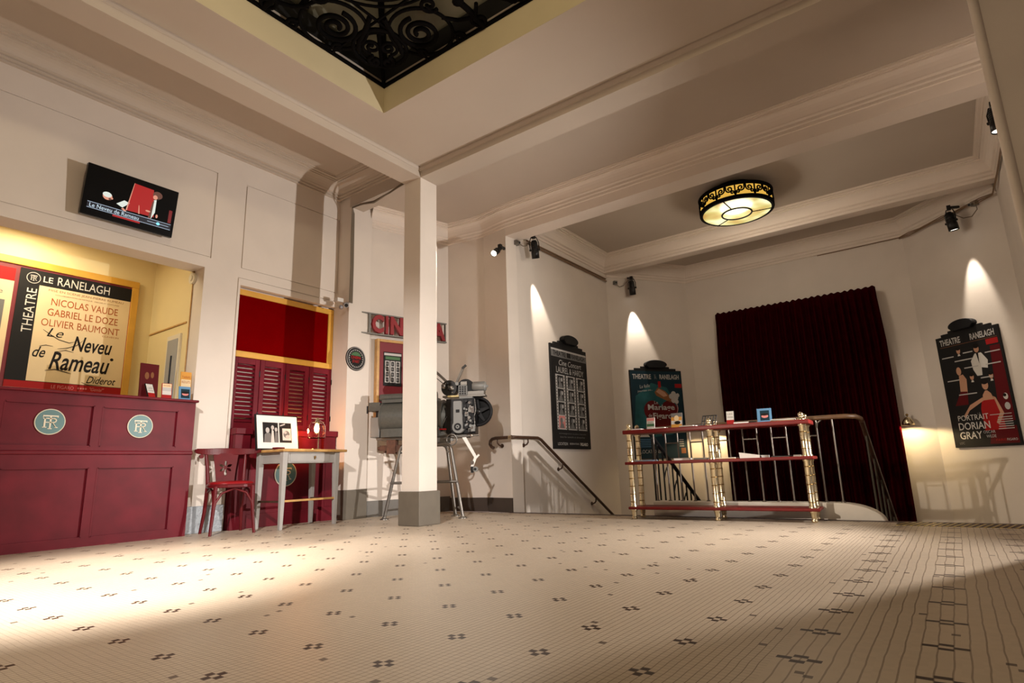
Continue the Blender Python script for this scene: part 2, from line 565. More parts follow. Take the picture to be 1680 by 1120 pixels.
        for i in range(k):
            for o, z in prof:
                q = P[i] + offs[i] * o
                vs.append((q.x, q.y, z))
        n = len(prof)
        fs = []
        for i in range(k if closed else k - 1):
            i2 = (i + 1) % k
            for j in range(n - 1):
                fs.append((i * n + j, i2 * n + j, i2 * n + j + 1, i * n + j + 1))
        self.add(vs, fs, m)
        if not closed:
            self.add(vs[:n], [tuple(range(n))], m)
            self.add(vs[-n:], [tuple(range(n))[::-1]], m)
        return self
    def build(self, name, parent=None, bevel=0.0, seg=2, solid=False, label=None):
        me = bpy.data.meshes.new(name)
        me.from_pydata([tuple(v) for v in self.v], [], self.f)
        for mm in self.mats:
            me.materials.append(mm)
        for p, i, s in zip(me.polygons, self.m, self.s):
            p.material_index = i
            p.use_smooth = s
        me.update()
        o = bpy.data.objects.new(name, me)
        COL.objects.link(o)
        if parent is not None:
            o.parent = parent
        if bevel:
            b = o.modifiers.new('bevel', 'BEVEL')
            b.width = bevel
            b.segments = seg
            b.limit_method = 'ANGLE'
            b.angle_limit = math.radians(50)
        if label:
            o['label'] = label
        return o

def thing(name, label, cat, loc=(0, 0, 0), rz=0.0, group=None, tilt=0.0):
    o = bpy.data.objects.new(name, None)
    COL.objects.link(o)
    o.location = loc
    o.rotation_euler = (tilt, 0, rz)
    o.empty_display_size = 0.1
    o['label'] = label
    o['category'] = cat
    if group:
        o['group'] = group
    bpy.context.view_layer.update()
    return o
def tag(o, label, cat, group=None):
    o['label'] = label
    o['category'] = cat
    if group:
        o['group'] = group
    return o
def struct(o):
    o['kind'] = 'structure'
    return o
def arc(cx, cy, r, a0, a1, n=12, ry=None):
    ry = r if ry is None else ry
    return [(cx + r * math.cos(math.radians(a0 + (a1 - a0) * i / n)), cy + ry * math.sin(math.radians(a0 + (a1 - a0) * i / n))) for i in range(n + 1)]

LEFT = PI / 2            # turn of things hung on the left wall
CIN = math.atan2(1.07, 0.31)
CHL = math.atan2(1.33, 0.97)
CHR = math.atan2(-1.03, 1.066)

# ================================================================== THE SETTING
b = B(); b.box((-7.6, -4, -0.06), (4.2, 5.86, 0), 'floor')
struct(b.build('floor'))

def boards(xf, xb, y0, y1, z0, z1, holes, m):
    # wall slab facing +X made of cells, leaving out the holes (y0, y1, z0, z1)
    ys = sorted({y0, y1, *[c for h in holes for c in h[:2] if y0 < c < y1]})
    zs = sorted({z0, z1, *[c for h in holes for c in h[2:] if z0 < c < z1]})
    bb = B()
    for i in range(len(ys) - 1):
        for j in range(len(zs) - 1):
            cy = (ys[i] + ys[i + 1]) / 2
            cz = (zs[j] + zs[j + 1]) / 2
            if any(h[0] < cy < h[1] and h[2] < cz < h[3] for h in holes):
                continue
            bb.box((xb, ys[i], zs[j]), (xf, ys[i + 1], zs[j + 1]), m)
    return bb

OPEN = (-0.8, 2.77, 0.0, 2.68)      # ticket window
WIN = (3.165, 4.44, 0.0, 2.58)      # shuttered window
g = 0.006
def groove_rect(ya, yb, za, zb):
    return [(ya - g, ya + g, za - g, zb + g), (yb - g, yb + g, za - g, zb + g), (ya - g, yb + g, za - g, za + g), (ya - g, yb + g, zb - g, zb + g)]
bb = boards(-6.012, -6.25, -4, 4.46, 0, 4.25, [OPEN, WIN], 'plaster')
fr = boards(-6.0, -6.012, -4, 4.46, 0, 4.25, [OPEN, WIN] + groove_rect(-0.8, 2.82, 2.80, 3.775) + groove_rect(3.16, 4.425, 2.77, 3.76) + [(3.13, 3.14, 0, 2.66), (3.13, 4.44, 2.65, 2.66)], 'plaster')
for v, f, m_, s_ in [(fr.v, fr.f, fr.m, fr.s)]:
    bb.add(v, f, 'plaster')
struct(bb.build('wall_left'))
b = B(); b.box((-6.15, 3.165, 0), (-6.10, 4.44, 2.6), 'plaster'); struct(b.build('wall_left_recess'))
# pilaster
b = B(); b.box((-6.2, 4.435, 0), (-5.76, 4.77, 4.195), 'plaster'); struct(b.build('wall_pilaster'))
b = B(); b.box((-5.9, 4.43, 0), (-5.748, 4.775, 0.335), 'plinth'); struct(b.build('baseboard_pilaster', bevel=0.004))
b = B(); b.box((-6.05, 2.772, 0), (-5.988, 3.150, 0.255), 'skirt_gloss'); struct(b.build('baseboard_left', bevel=0.004))

def seg(p, q, th, z0, z1, m):
    # wall from p to q, front face on the left of p->q, thickness away from the room
    p = Vector((*p, 0)); q = Vector((*q, 0))
    d = (q - p).normalized()
    n = Vector((-d.y, d.x, 0))
    vs = []
    for z in (z0, z1):
        for c in (p, q, q - n * th, p - n * th):
            vs.append((c.x, c.y, z))
    bb = B()
    bb.add(vs, [(3, 2, 1, 0), (4, 5, 6, 7), (0, 1, 5, 4), (1, 2, 6, 5), (2, 3, 7, 6), (3, 0, 4, 7)], m)
    return bb
CA, CB = (-5.82, 4.77), (-5.47, 5.935)
CP = (-4.88, 6.03)
struct(seg(CB, CA, 0.2, 0, 4.05, 'plaster').build('wall_cinema'))
struct(seg((-4.44, 5.96), CP, 0.2, -2.0, 4.05, 'plaster').build('wall_end_pier'))
struct(seg(CP, CB, 0.2, 0, 4.05, 'plaster').build('wall_end'))
struct(seg((-4.44, 8.90), (-4.44, 6.155), 0.2, -2.2, 4.12, 'plaster').build('wall_stair_left'))
struct(seg((-3.5, 10.2), (-4.44, 8.87), 0.2, -2.2, 4.12, 'plaster').build('wall_chamfer_left'))
struct(seg((-0.14, 10.2), (-3.5, 10.2), 0.2, -2.2, 4.12, 'plaster').build('wall_back'))
struct(seg((0.926, 9.17), (-0.14, 10.2), 0.2, -2.2, 4.12, 'plaster').build('wall_chamfer_right'))
struct(seg((0.926, 6.85), (0.926, 9.20), 0.2, -2.2, 4.12, 'plaster').build('wall_right'))
# skirtings
def skirt(p, q, th, h, m, name):
    d = (Vector(q) - Vector(p)).normalized()
    n = Vector((-d.y, d.x)) * th
    s = seg((p[0] + n.x, p[1] + n.y), (q[0] + n.x, q[1] + n.y), th, 0, h, m)
    struct(s.build(name))
skirt(CB, CA, 0.016, 0.19, 'skirt', 'baseboard_cinema')
skirt((-4.437, 5.96), CP, 0.016, 0.17, 'skirt_shaded', 'baseboard_end_pier')
skirt(CP, CB, 0.016, 0.17, 'skirt_shaded', 'baseboard_end')
# pier at the right with a rounded corner bead
b = B(); b.box((0.60, 4.79, 0), (3.0, 4.85, 4.05), 'plaster')
b.box((0.68, 4.85, 0), (3.0, 5.05, 4.05), 'plaster')
b.cyl((0.583, 4.80, 0), (0.583, 4.80, 4.05), 0.03, 'plaster', 20)
struct(b.build('wall_pier_right'))

# ceilings
b = B(); b.box((-6.3, -4, 4.2), (-4.5, 4.6, 4.3), 'ceiling'); struct(b.build('ceiling_left_bay'))
b = B(); b.box((-6.3, 4.44, 4.0), (4.2, 6.0, 4.1), 'ceiling'); struct(b.build('ceiling_middle_bay'))
b = B(); b.box((-4.6, 6.2, 4.08), (1.2, 8.9, 4.2), 'ceiling'); struct(b.build('ceiling_coffer'))
b = B(); b.box((-4.7, 8.85, 4.04), (1.2, 10.5, 4.2), 'ceiling'); struct(b.build('ceiling_niche'))
SX0, SX1, SY0, SY1 = -3.81, 0.9, -2.6, 3.26
b = B()
b.box((-4.3, -4, 3.81), (SX0, 4.3, 3.90), 'ceiling')
b.box((SX1, -4, 3.81), (4.2, 4.3, 3.90), 'ceiling')
b.box((SX0, SY1, 3.81), (SX1, 4.3, 3.90), 'ceiling')
b.box((SX0, -4, 3.81), (SX1, SY0, 3.90), 'ceiling')
struct(b.build('ceiling_skylight_bay'))
# upstand of the skylight, slightly yellowed
M['upstand'] = mat('upstand_cream_paint', (0.60, 0.51, 0.33), 0.6, noise=0.05, nscale=2)
b = B()
b.box((SX0 - 0.1, SY0 - 0.1, 3.90), (SX0, SY1 + 0.1, 4.12), 'upstand')
b.box((SX1, SY0 - 0.1, 3.90), (SX1 + 0.1, SY1 + 0.1, 4.12), 'upstand')
b.box((SX0, SY1, 3.90), (SX1, SY1 + 0.1, 4.12), 'upstand')
b.box((SX0, SY0 - 0.1, 3.90), (SX1, SY0, 4.12), 'upstand')
b.sweep([(SX0, SY0), (SX1, SY0), (SX1, SY1), (SX0, SY1)], [(0, 4.075), (0.012, 4.08), (0.018, 4.10), (0.018, 4.125), (0, 4.13)], 'ceiling', closed=True)
b.box((SX0 - 0.02, SY0, 3.812), (SX0 + 0.001, SY1, 3.905), 'upstand')
b.box((SX0, SY1 - 0.001, 3.812), (SX1, SY1 + 0.02, 3.905), 'upstand')
struct(b.build('trim_skylight'))

# beams
b = B(); b.box((-4.53, -4, 3.70), (-4.275, 4.2, 4.22), 'ceiling')
b.sweep([(-4.275, 4.2), (-4.275, -4)], [(0, 3.775), (0.012, 3.78), (0.02, 3.795), (0.02, 3.815)], 'ceiling')
struct(b.build('beam_left'))
b = B(); b.box((-4.53, 4.2, 3.70), (4.2, 4.468, 4.04), 'ceiling')
b.sweep([(4.2, 4.2), (-4.275, 4.2)], [(0, 3.765), (0.015, 3.77), (0.03, 3.795), (0.03, 3.815)], 'ceiling')
struct(b.build('beam_cross'))
b = B(); b.box((-5.78, 4.42, 3.88), (-4.5, 4.62, 4.22), 'ceiling'); struct(b.build('beam_pilaster'))
b = B(); b.box((-4.44, 5.96, 3.61), (3.0, 6.22, 4.12), 'cornice'); struct(b.build('beam_stair'))
b = B(); b.box((-4.44, 8.80, 3.80), (0.93, 8.96, 4.12), 'cornice'); struct(b.build('beam_niche'))

# cornices
def cornice(z0, h, d):
    f = h / 0.26
    g_ = d / 0.22
    pts = [(0, 0), (0.020, 0.004), (0.020, 0.030), (0.012, 0.034), (0.038, 0.046), (0.038, 0.070), (0.030, 0.074), (0.060, 0.090), (0.060, 0.104), (0.066, 0.120),
           (0.080, 0.150), (0.100, 0.178), (0.128, 0.200), (0.150, 0.208), (0.150, 0.222), (0.172, 0.222), (0.172, 0.236), (0.205, 0.238), (0.205, 0.252), (0.220, 0.252), (0.220, 0.262)]
    return [(a_ * g_, z0 + c_ * f) for a_, c_ in pts]
b = B(); b.sweep([(-4.53, 4.42), (-6.0, 4.42), (-6.0, -4)], cornice(4.03, 0.17, 0.27), 'ceiling'); struct(b.build('cornice_left_bay'))
b = B(); b.sweep([(3.0, 5.96), (-4.44, 5.96), (-4.88, 6.03), (-5.47, 5.935), (-5.82, 4.77)], cornice(3.73, 0.27, 0.15), 'cornice'); struct(b.build('cornice_middle_bay'))
b = B(); b.sweep([(0.926, 6.22), (0.926, 8.80), (-4.44, 8.80), (-4.44, 6.22)], cornice(3.80, 0.28, 0.20), 'cornice'); struct(b.build('cornice_coffer'))
b = B(); b.sweep([(0.926, 9.17), (-0.14, 10.2), (-3.5, 10.2), (-4.44, 8.87)], cornice(3.755, 0.285, 0.16), 'cornice'); struct(b.build('cornice_niche'))
# second step of the coffer behind the stair beam
b = B(); b.box((-4.44, 6.22, 3.98), (0.93, 6.36, 4.09), 'ceiling'); struct(b.build('trim_coffer'))

# column with plinth
b = B()
b.box((-4.53, 4.2, 0.30), (-4.275, 4.455, 3.72), 'plaster')
b.box((-4.552, 4.178, 0), (-4.253, 4.477, 0.33), 'plinth')
struct(b.build('column', bevel=0.008))

# ticket booth shell behind the opening
b = B(); b.box((-7.35, -1.2, 0), (-7.2, 2.9, 3.2), 'yellow'); struct(b.build('wall_booth_back'))
b = B(); b.box((-7.25, 2.775, 0), (-6.2, 2.9, 3.2), 'yellow')
b.box((-7.19, 2.765, 2.13), (-6.3, 2.776, 2.145), M['wood'])
struct(b.build('wall_booth_side'))
b = B(); b.box((-7.35, -1.2, 3.1), (-6.25, 2.9, 3.25), 'yellow'); struct(b.build('ceiling_booth'))
b = B(); b.box((-6.68, 2.755, 0.0), (-6.38, 2.776, 2.03), 'cream'); b.box((-6.65, 2.750, 0.9), (-6.42, 2.757, 1.98), 'doorwhite')
struct(b.build('door_1'))

# stairs going down behind the hall, two flights and a lower landing
def flight(x0, x1, name):
    bb = B()
    for i in range(11):
        z = -0.165 * (i + 1)
        bb.box((x0, 5.93 + i * 0.28, z - 0.4), (x1, 5.93 + (i + 1) * 0.28 + 0.02, z), 'carpet')
    struct(bb.build(name))
flight(-4.44, -2.62, 'floor_stairs_left')
flight(-0.60, 0.926, 'floor_stairs_right')
b = B(); b.box((-4.6, 5.95, -2.2), (1.2, 10.4, -1.98), 'carpet'); struct(b.build('floor_lower'))
b = B(); b.box((-2.66, 5.86, -2.0), (-0.60, 5.99, -0.05), 'plaster'); struct(b.build('wall_landing'))
b = B(); b.box((-4.44, 5.86, -0.2), (1.6, 5.935, 0.004), 'nosing'); struct(b.build('trim_floor_edge', bevel=0.003))
b = B()
for i in range(44):
    x = -0.45 + i * 0.045
    b.add([(x, 5.60, 0.0), (x + 0.018, 5.60, 0.0), (x + 0.075, 5.855, 0.0), (x + 0.057, 5.855, 0.0), (x, 5.60, 0.005), (x + 0.018, 5.60, 0.005), (x + 0.075, 5.855, 0.005), (x + 0.057, 5.855, 0.005)],
          [(4, 5, 6, 7), (0, 1, 5, 4), (1, 2, 6, 5), (2, 3, 7, 6), (3, 0, 4, 7)], 'grip' if i % 1 == 0 else 'nosing')
struct(b.build('trim_floor_grip'))
b = B(); b.box((-0.45, 5.62, 0), (1.6, 5.858, 0.002), 'nosing'); struct(b.build('trim_floor_grip_plate'))
# white stone curb carrying the balustrade, rounded off at its right end
b = B()
prof = [(-2.60, -0.2), (-2.60, 0.146)] + [(-0.90 + 0.36 * math.sin(math.radians(a)), -0.02 + 0.166 * math.cos(math.radians(a))) for a in range(0, 91, 9)] + [(-0.54, -0.2)]
b.prism(prof, 5.94, 6.12, 'curbw')
struct(b.build('curb', bevel=0.012, seg=3))

# ================================================================== LEFT SIDE
def monogram(bb, cx, cz, r, y, m):
    def R(x0, z0, x1, z1):
        bb.box((cx + x0 * r, y - 0.003, cz + z0 * r), (cx + x1 * r, y, cz + z1 * r), m)
    R(-0.50, 0.40, 0.50, 0.50); R(-0.50, 0.34, -0.44, 0.40); R(0.44, 0.34, 0.50, 0.40)
    R(-0.04, -0.52, 0.07, 0.40); R(-0.12, -0.56, 0.15, -0.50)
    R(-0.40, -0.42, -0.29, 0.28); R(-0.47, -0.46, -0.20, -0.40); R(-0.47, 0.22, 0.20, 0.29); R(-0.30, -0.08, 0.20, -0.01)
    pts = [(cx + (0.18 + 0.19 * math.cos(math.radians(a))) * r, y - 0.002, cz + (0.105 + 0.15 * math.sin(math.radians(a))) * r) for a in range(-90, 91, 15)]
    bb.tube(pts, 0.055 * r, m, 6)
    bb.bar((cx + 0.14 * r, y - 0.002, cz - 0.03 * r), (cx + 0.42 * r, y - 0.002, cz - 0.44 * r), 0.004, 0.11 * r, m, up=(0, 1, 0))
    R(0.32, -0.46, 0.52, -0.40)
TY = Matrix.Rotation(PI / 2, 4, 'X')       # lathe axis to local -Y
def emblem(parent, x, z, r, y, name='emblem'):
    bb = B()
    bb.lathe([(r * 0.97, 0), (r, 0.004), (r, 0.010), (r * 0.95, 0.013), (r * 0.93, 0.011)], 'cream', 40, Matrix.Translation((x, y, z)) @ TY)
    bb.lathe([(r * 0.935, 0.0), (r * 0.93, 0.0115)], 'teal', 40, Matrix.Translation((x, y, z)) @ TY)
    e = bb.build(name, parent, label='round teal emblem with cream rim and letters')
    mb = B(); monogram(mb, x, z, r, y - 0.0115, 'cream'); mb.build('monogram', e)
    return e

# --- ticket counter
t = thing('ticket_counter', 'oxblood red panelled ticket counter with two round teal emblems', 'counter', (-5.85, 0.97, 0), LEFT)
bb = B(); bb.box((-1.75, 0.02, 0), (1.76, 0.38, 1.238), 'red')
bb.build('body', t)
front = boards(0.0, 0.02, -1.75, 1.76, 0.0, 1.238, [(0.32, 0.92, 0.81, 1.155), (0.985, 1.605, 0.81, 1.15), (-0.35, 0.25, 0.81, 1.155), (-1.05, -0.42, 0.81, 1.155),
                                                  (0.35, 0.93, 0.07, 0.635), (0.995, 1.603, 0.07, 0.635), (-0.33, 0.28, 0.07, 0.635), (-1.05, -0.40, 0.07, 0.635)], 'red')
fb = B()
fb.add([(p.y, p.x, p.z) for p in front.v], [tuple(reversed(f)) for f in front.f], 'red')
for (x0, x1, z0, z1) in [(0.32, 0.92, 0.81, 1.155), (0.985, 1.605, 0.81, 1.15), (-0.35, 0.25, 0.81, 1.155), (0.35, 0.93, 0.07, 0.635), (0.995, 1.603, 0.07, 0.635), (-0.33, 0.28, 0.07, 0.635)]:
    for a, c in (((x0, z0), (x1, z0)), ((x1, z0), (x1, z1)), ((x1, z1), (x0, z1)), ((x0, z1), (x0, z0))):
        fb.bar((a[0], 0.004, a[1]), (c[0], 0.004, c[1]), 0.014, 0.012, 'red', up=(0, 1, 0))
fb.build('front_panelling', t)
bb = B(); bb.box((-1.75, -0.014, 0.742), (1.765, 0.02, 0.776), 'red'); bb.build('waist_moulding', t, bevel=0.009)
bb = B(); bb.box((-1.75, -0.035, 1.238), (1.775, 0.42, 1.262), 'red'); bb.build('countertop', t, bevel=0.008)
emblem(t, 0.623, 1.005, 0.105, 0.02)
emblem(t, 1.293, 0.995, 0.105, 0.02)

# --- notice board in the booth, and its two posters
t = thing('notice_board', 'dark red notice board in an ochre frame on the yellow booth wall', 'notice board', (-7.2, 1.45, 0), LEFT)
bb = B(); bb.box((-1.25, -0.03, 1.28), (1.10, 0.0, 2.66), 'mred'); bb.build('backing', t)
bb = B()
for a, c in (((-1.33, 1.24), (1.157, 1.31)), ((-1.33, 2.645), (1.157, 2.72))):
    bb.box((a[0], -0.045, a[1]), (c[0], 0.0, c[1]), 'gold')
bb.box((-1.33, -0.045, 1.31), (-1.25, 0.0, 2.645), 'gold'); bb.box((1.085, -0.045, 1.31), (1.157, 0.0, 2.645), 'gold')
bb.build('frame', t, bevel=0.006)
p = thing('theatre_poster', 'cream and black theatre poster with handwritten title on the booth notice board', 'poster', (-7.168, 2.045, 0), LEFT)
bb = B()
bb.box((-0.505, -0.006, 1.43), (0.505, 0.0, 2.625), 'print_dark')
y = -0.0065
bb.rect(-0.34, 1.505, 0.485, 2.475, y, 'print_cream')
bb.rect(-0.505, 1.43, 0.505, 1.50, y, 'print_red')
bb.rect(0.485, 1.50, 0.492, 2.48, y, 'print_red')
bb.build('sheet', p)
tx = B(); y = -0.0075
tx.fit('LE', -0.315, 2.515, -0.235, 2.575, 'print_white', y, bold=0.01)
tx.fit('RANELAGH', -0.195, 2.505, 0.275, 2.595, 'print_white', y)
tx.fit('THEATRE', -0.62, 2.165, -0.17, 2.245, 'print_white', y, rot=PI / 2)
tx.fit('MISE EN SCENE JEAN-PIERRE RUMEAU', -0.26, 2.425, 0.42, 2.455, 'print_brown', y)
tx.fit('COLLABORATION ARTISTIQUE   DECOR ET COSTUMES', -0.20, 2.395, 0.38, 2.41, 'print_brown', y)
tx.fit('NICOLAS VAUDE', -0.225, 2.29, 0.375, 2.365, 'print_rust', y, bold=0.004)
tx.fit('GABRIEL LE DOZE', -0.245, 2.18, 0.385, 2.255, 'print_rust', y, bold=0.004)
tx.fit('OLIVIER BAUMONT', -0.285, 2.07, 0.41, 2.145, 'print_rust', y)
tx.fit('CLAVECIN', 0.255, 2.035, 0.41, 2.052, 'print_rust', y)
tx.fit('Le', -0.225, 1.965, -0.085, 2.055, 'print_ink', y, shear=0.35)
tx.fit('Neveu', 0.0, 1.845, 0.36, 2.005, 'print_ink', y, bold=0.015, shear=0.3)
tx.fit('de', -0.32, 1.745, -0.215, 1.855, 'print_ink', y, bold=0.01, shear=0.35)
tx.fit('Rameau', -0.175, 1.635, 0.355, 1.82, 'print_ink', y, bold=0.015, shear=0.3)
tx.fit('Diderot', 0.16, 1.525, 0.43, 1.60, 'print_ink', y, bold=0.005, shear=0.4)
for pts in ([(-0.26, 2.03), (-0.20, 1.99), (-0.12, 1.945), (-0.03, 1.925), (0.02, 1.945)], [(-0.12, 1.85), (-0.04, 1.87), (0.04, 1.91), (0.09, 1.97)],
            [(-0.20, 1.62), (-0.12, 1.64), (-0.02, 1.62), (0.02, 1.61)], [(-0.13, 1.82), (-0.05, 1.845), (0.02, 1.83)], [(-0.27, 1.86), (-0.22, 1.875), (-0.16, 1.87)], [(0.12, 1.53), (0.17, 1.51), (0.30, 1.515)]):
    tx.tube([(a, y, c) for a, c in pts], [0.0015, *([0.0035] * (len(pts) - 2)), 0.001], 'print_ink', 6)
tx.disc(0.37, 1.80, 0.016, 0.016, y, 'print_ink')
tx.fit('LE FIGARO', -0.13, 1.445, 0.06, 1.48, 'print_pink', y)
for i in range(4):
    tx.disc(0.10 + i * 0.022, 1.465, 0.009, 0.009, y, 'print_pink')
tx.fit('"Genial"', 0.20, 1.447, 0.33, 1.482, 'print_pink', y, shear=0.3)
for k in range(32):
    a, c = 2 * PI * k / 32, 2 * PI * (k + 1) / 32
    tx.bar((-0.395 + 0.055 * math.cos(a), y, 2.54 + 0.055 * math.sin(a)), (-0.395 + 0.055 * math.cos(c), y, 2.54 + 0.055 * math.sin(c)), 0.006, 0.002, 'print_light', up=(0, 1, 0))
tx.build('lettering', p)
mb = B(); monogram(mb, -0.395, 2.54, 0.055, -0.0065, 'print_light'); mb.build('monogram', p)
p = thing('photo_poster', 'red topped photo poster beside the cream theatre poster in the booth', 'poster', (-7.168, 1.13, 0), LEFT)
bb = B(); bb.box((-0.36, -0.006, 1.46), (0.375, 0, 2.60), 'print_cream')
bb.rect(-0.36, 2.47, 0.375, 2.60, -0.0065, 'print_red')
bb.rect(-0.31, 1.49, 0.325, 2.27, -0.0065, 'print_grey')
bb.disc(0.13, 2.17, 0.17, 0.07, -0.007, 'print_white'); bb.disc(0.0, 2.12, 0.2, 0.06, -0.007, 'print_light')
bb.poly([(-0.31, 1.49), (0.325, 1.49), (0.325, 1.92), (0.1, 2.0), (-0.31, 1.95)], -0.0075, 'print_brown')
bb.poly([(0.05, 1.49), (0.325, 1.49), (0.325, 1.72), (0.2, 1.78), (0.08, 1.7)], -0.008, 'print_dark')
bb.build('sheet', p)
bb = B(); bb.fit('faunte', 0.06, 2.33, 0.30, 2.38, 'print_grey', -0.0075); bb.fit('LES', 0.10, 1.84, 0.30, 1.92, 'print_white', -0.0085); bb.build('lettering', p)

# --- round bell plate with pull rod inside the booth
t = thing('door_bell', 'cream round bell on the booth jamb with a thin rod below', 'bell', (-6.22, 2.774, 2.60), 0)
bb = B(); bb.cyl((0, 0, 0), (0, -0.03, 0), 0.062, 'cream', 28); bb.cyl((0, -0.03, 0), (0, -0.042, 0), 0.03, 'cream', 20); bb.build('bell_plate', t, bevel=0.004)
bb = B(); bb.box((-0.015, -0.02, 0.06), (0.015, 0, 0.13), 'brass_d'); bb.build('bracket', t)
bb = B(); bb.tube([(0, -0.012, -0.06), (0, -0.012, -1.30)], 0.006, 'wood'); bb.build('rod', t)

# --- things standing on the counter
def leaflet_stand(label, x, y, z, rz, w, h, colors, text=None, lean=0.22, group=None, cat='leaflet'):
    o = thing('leaflet_stand', label, cat, (x, y, z), rz, group)
    T = Matrix.Rotation(-lean, 4, 'X')
    bb = B(); bb.box((-w / 2, -0.006, 0), (w / 2, 0.006, h), colors[0], T)
    n = len(colors) - 1
    for i, c in enumerate(colors[1:]):
        bb.rect(-w / 2 + 0.004, h - (i + 1) * (h - 0.008) / n - 0.004, w / 2 - 0.004, h - i * (h - 0.008) / n - 0.004, -0.0065, c, T)
    bb.build('card', o)
    bb = B(); bb.bar((0, 0.02, 0.0), (0, h * math.sin(lean) * 0.75 + 0.006, h * 0.75), w * 0.5, 0.003, colors[0], up=(0, 1, 0))
    bb.box((-w / 2, -0.022, 0.0), (w / 2, 0.025, 0.006), colors[0]); bb.build('prop', o)
    if text:
        lb = B()
        for body, x0, z0, x1, z1, m in text:
            lb.fit(body, x0 * w, z0 * h, x1 * w, z1 * h, m, -0.0075)
        lb.v = [T @ v for v in lb.v]
        lb.build('lettering', o)
    return o
CT = 1.262
leaflet_stand('white leaflet with red foot leaning on the counter beside a dark panel', -5.90, 2.35, CT, LEFT + 0.25, 0.075, 0.15, ['black', 'print_white', 'print_white', 'print_red'],
              [('LES', -0.3, 0.62, 0.3, 0.74, 'print_grey'), ('rires', -0.3, 0.45, 0.35, 0.57, 'print_grey')], 0.45)
leaflet_stand('red and cream leaflet on the counter left of a blue leaflet', -5.90, 2.475, CT, LEFT - 0.1, 0.085, 0.15, ['print_red', 'print_cream', 'print_light', 'print_white', 'print_red'],
              [('EN SCENE', -0.35, 0.80, 0.35, 0.90, 'print_red')], 0.12)
leaflet_stand('blue leaflet with pink mouth standing on the counter end', -5.90, 2.64, CT, LEFT - 0.05, 0.105, 0.135, ['print_blue', 'print_blue'], None, 0.15)
o = bpy.data.objects['leaflet_stand.002']
lb = B(); lb.disc(0.005, 0.06, 0.03, 0.016, -0.007, 'print_pink'); lb.disc(0.005, 0.075, 0.034, 0.012, -0.0072, 'print_ink'); lb.rect(-0.035, 0.02, 0.045, 0.11, -0.0068, 'print_dteal')
Tl = Matrix.Rotation(-0.15, 4, 'X'); lb.v = [Tl @ v for v in lb.v]; lb.build('picture', o)
o = leaflet_stand('tall orange edged notice behind the blue leaflet on the counter', -6.03, 2.70, CT, LEFT, 0.10, 0.30, ['print_orange', 'print_orange', 'print_cream', 'print_cream', 'print_orange'],
              [('TARIFS', -0.4, 0.78, 0.4, 0.86, 'print_rust'), ('REDUITS', -0.4, 0.62, 0.4, 0.70, 'print_rust'), ('GROUPES', -0.4, 0.40, 0.4, 0.48, 'print_rust')], 0.05, cat='notice')
t = thing('menu_panel', 'dark brown panel with faint figures leaning on the counter in the booth', 'panel', (-6.13, 2.40, CT), LEFT + 0.1)
bb = B(); bb.box((-0.08, -0.008, 0), (0.09, 0.008, 0.36), 'print_dred', Matrix.Rotation(-0.06, 4, 'X')); bb.build('board', t)
bb = B(); bb.disc(-0.02, 0.24, 0.02, 0.035, -0.0095, 'print_brown'); bb.disc(0.03, 0.25, 0.015, 0.03, -0.0095, 'print_brown'); bb.v = [Matrix.Rotation(-0.06, 4, 'X') @ v for v in bb.v]; bb.build('picture', t)
bb = B(); bb.bar((0, 0.09, 0.0), (0, 0.03, 0.25), 0.08, 0.004, 'black', up=(0, 1, 0)); bb.build('prop', t)
t = thing('stand_rod', 'thin black rod standing upright on the counter before the booth door', 'rod', (-6.12, 2.575, CT), 0)
bb = B(); bb.cyl((0, 0, 0.004), (0, 0, 0.46), 0.008, 'black', 10); bb.cyl((0, 0, 0), (0, 0, 0.012), 0.04, 'black', 20); bb.build('rod', t)

# --- television
t = thing('television', 'black wall television showing two performers and a red backdrop', 'television', (-5.86, 1.985, 3.08), LEFT, tilt=0.14)
bb = B(); bb.box((-0.385, -0.022, -0.235), (0.385, 0.028, 0.235), 'scr_black'); bb.box((-0.22, 0.028, -0.15), (0.22, 0.05, 0.15), 'black'); bb.build('body', t, bevel=0.005)
bb = B(); bb.box((-0.10, 0.05, -0.08), (0.10, 0.105, 0.04), 'blackm'); bb.bar((0, 0.05, 0.0), (0, 0.135, 0.015), 0.10, 0.05, 'blackm'); bb.build('wall_bracket', t)
y = -0.0235
bb = B(); bb.rect(-0.367, -0.205, 0.367, 0.218, y + 0.0006, 'scr_black')
def uv(u, v):
    return (-0.367 + u * 0.734, 0.218 - v * 0.423)
bb.poly([uv(.49, .09), uv(.72, .105), uv(.77, .72), uv(.44, .74)], y, 'scr_red')
bb.poly([uv(.49, .09), uv(.495, .09), uv(.455, .74), uv(.44, .74)], y - .0003, 'scr_skin')
bb.poly([uv(.575, .55), uv(.583, .55), uv(.60, .74), uv(.585, .74)], y - .0003, 'scr_skin')
x, z = uv(.225, .56); bb.disc(x, z, .038, .034, y, 'scr_skin'); bb.disc(x - .004, z + .014, .036, .024, y - .0003, 'scr_pale'); bb.disc(x + .036, z - .01, .010, .009, y - .0002, 'scr_skin')
bb.disc(x + .022, z - .020, .012, .010, y - .0005, 'scr_hair')
bb.poly([uv(.33, .66), uv(.41, .54), uv(.475, .57), uv(.40, .71)], y, 'scr_pale')
bb.poly([uv(.39, .74), uv(.41, .71), uv(.45, .76), uv(.44, .79)], y, 'scr_skin')
x, z = uv(.775, .20); bb.disc(x, z, .042, .036, y - .0006, 'scr_hair'); bb.disc(x - .018, z - .026, .020, .022, y - .0008, 'scr_skin')
bb.poly([uv(.74, .33), uv(.79, .30), uv(.775, .60), uv(.735, .78), uv(.70, .78)], y - .0005, 'scr_pale')
bb.poly([uv(.77, .30), uv(.86, .32), uv(.90, .80), uv(.775, .80)], y - .0007, 'scr_black')
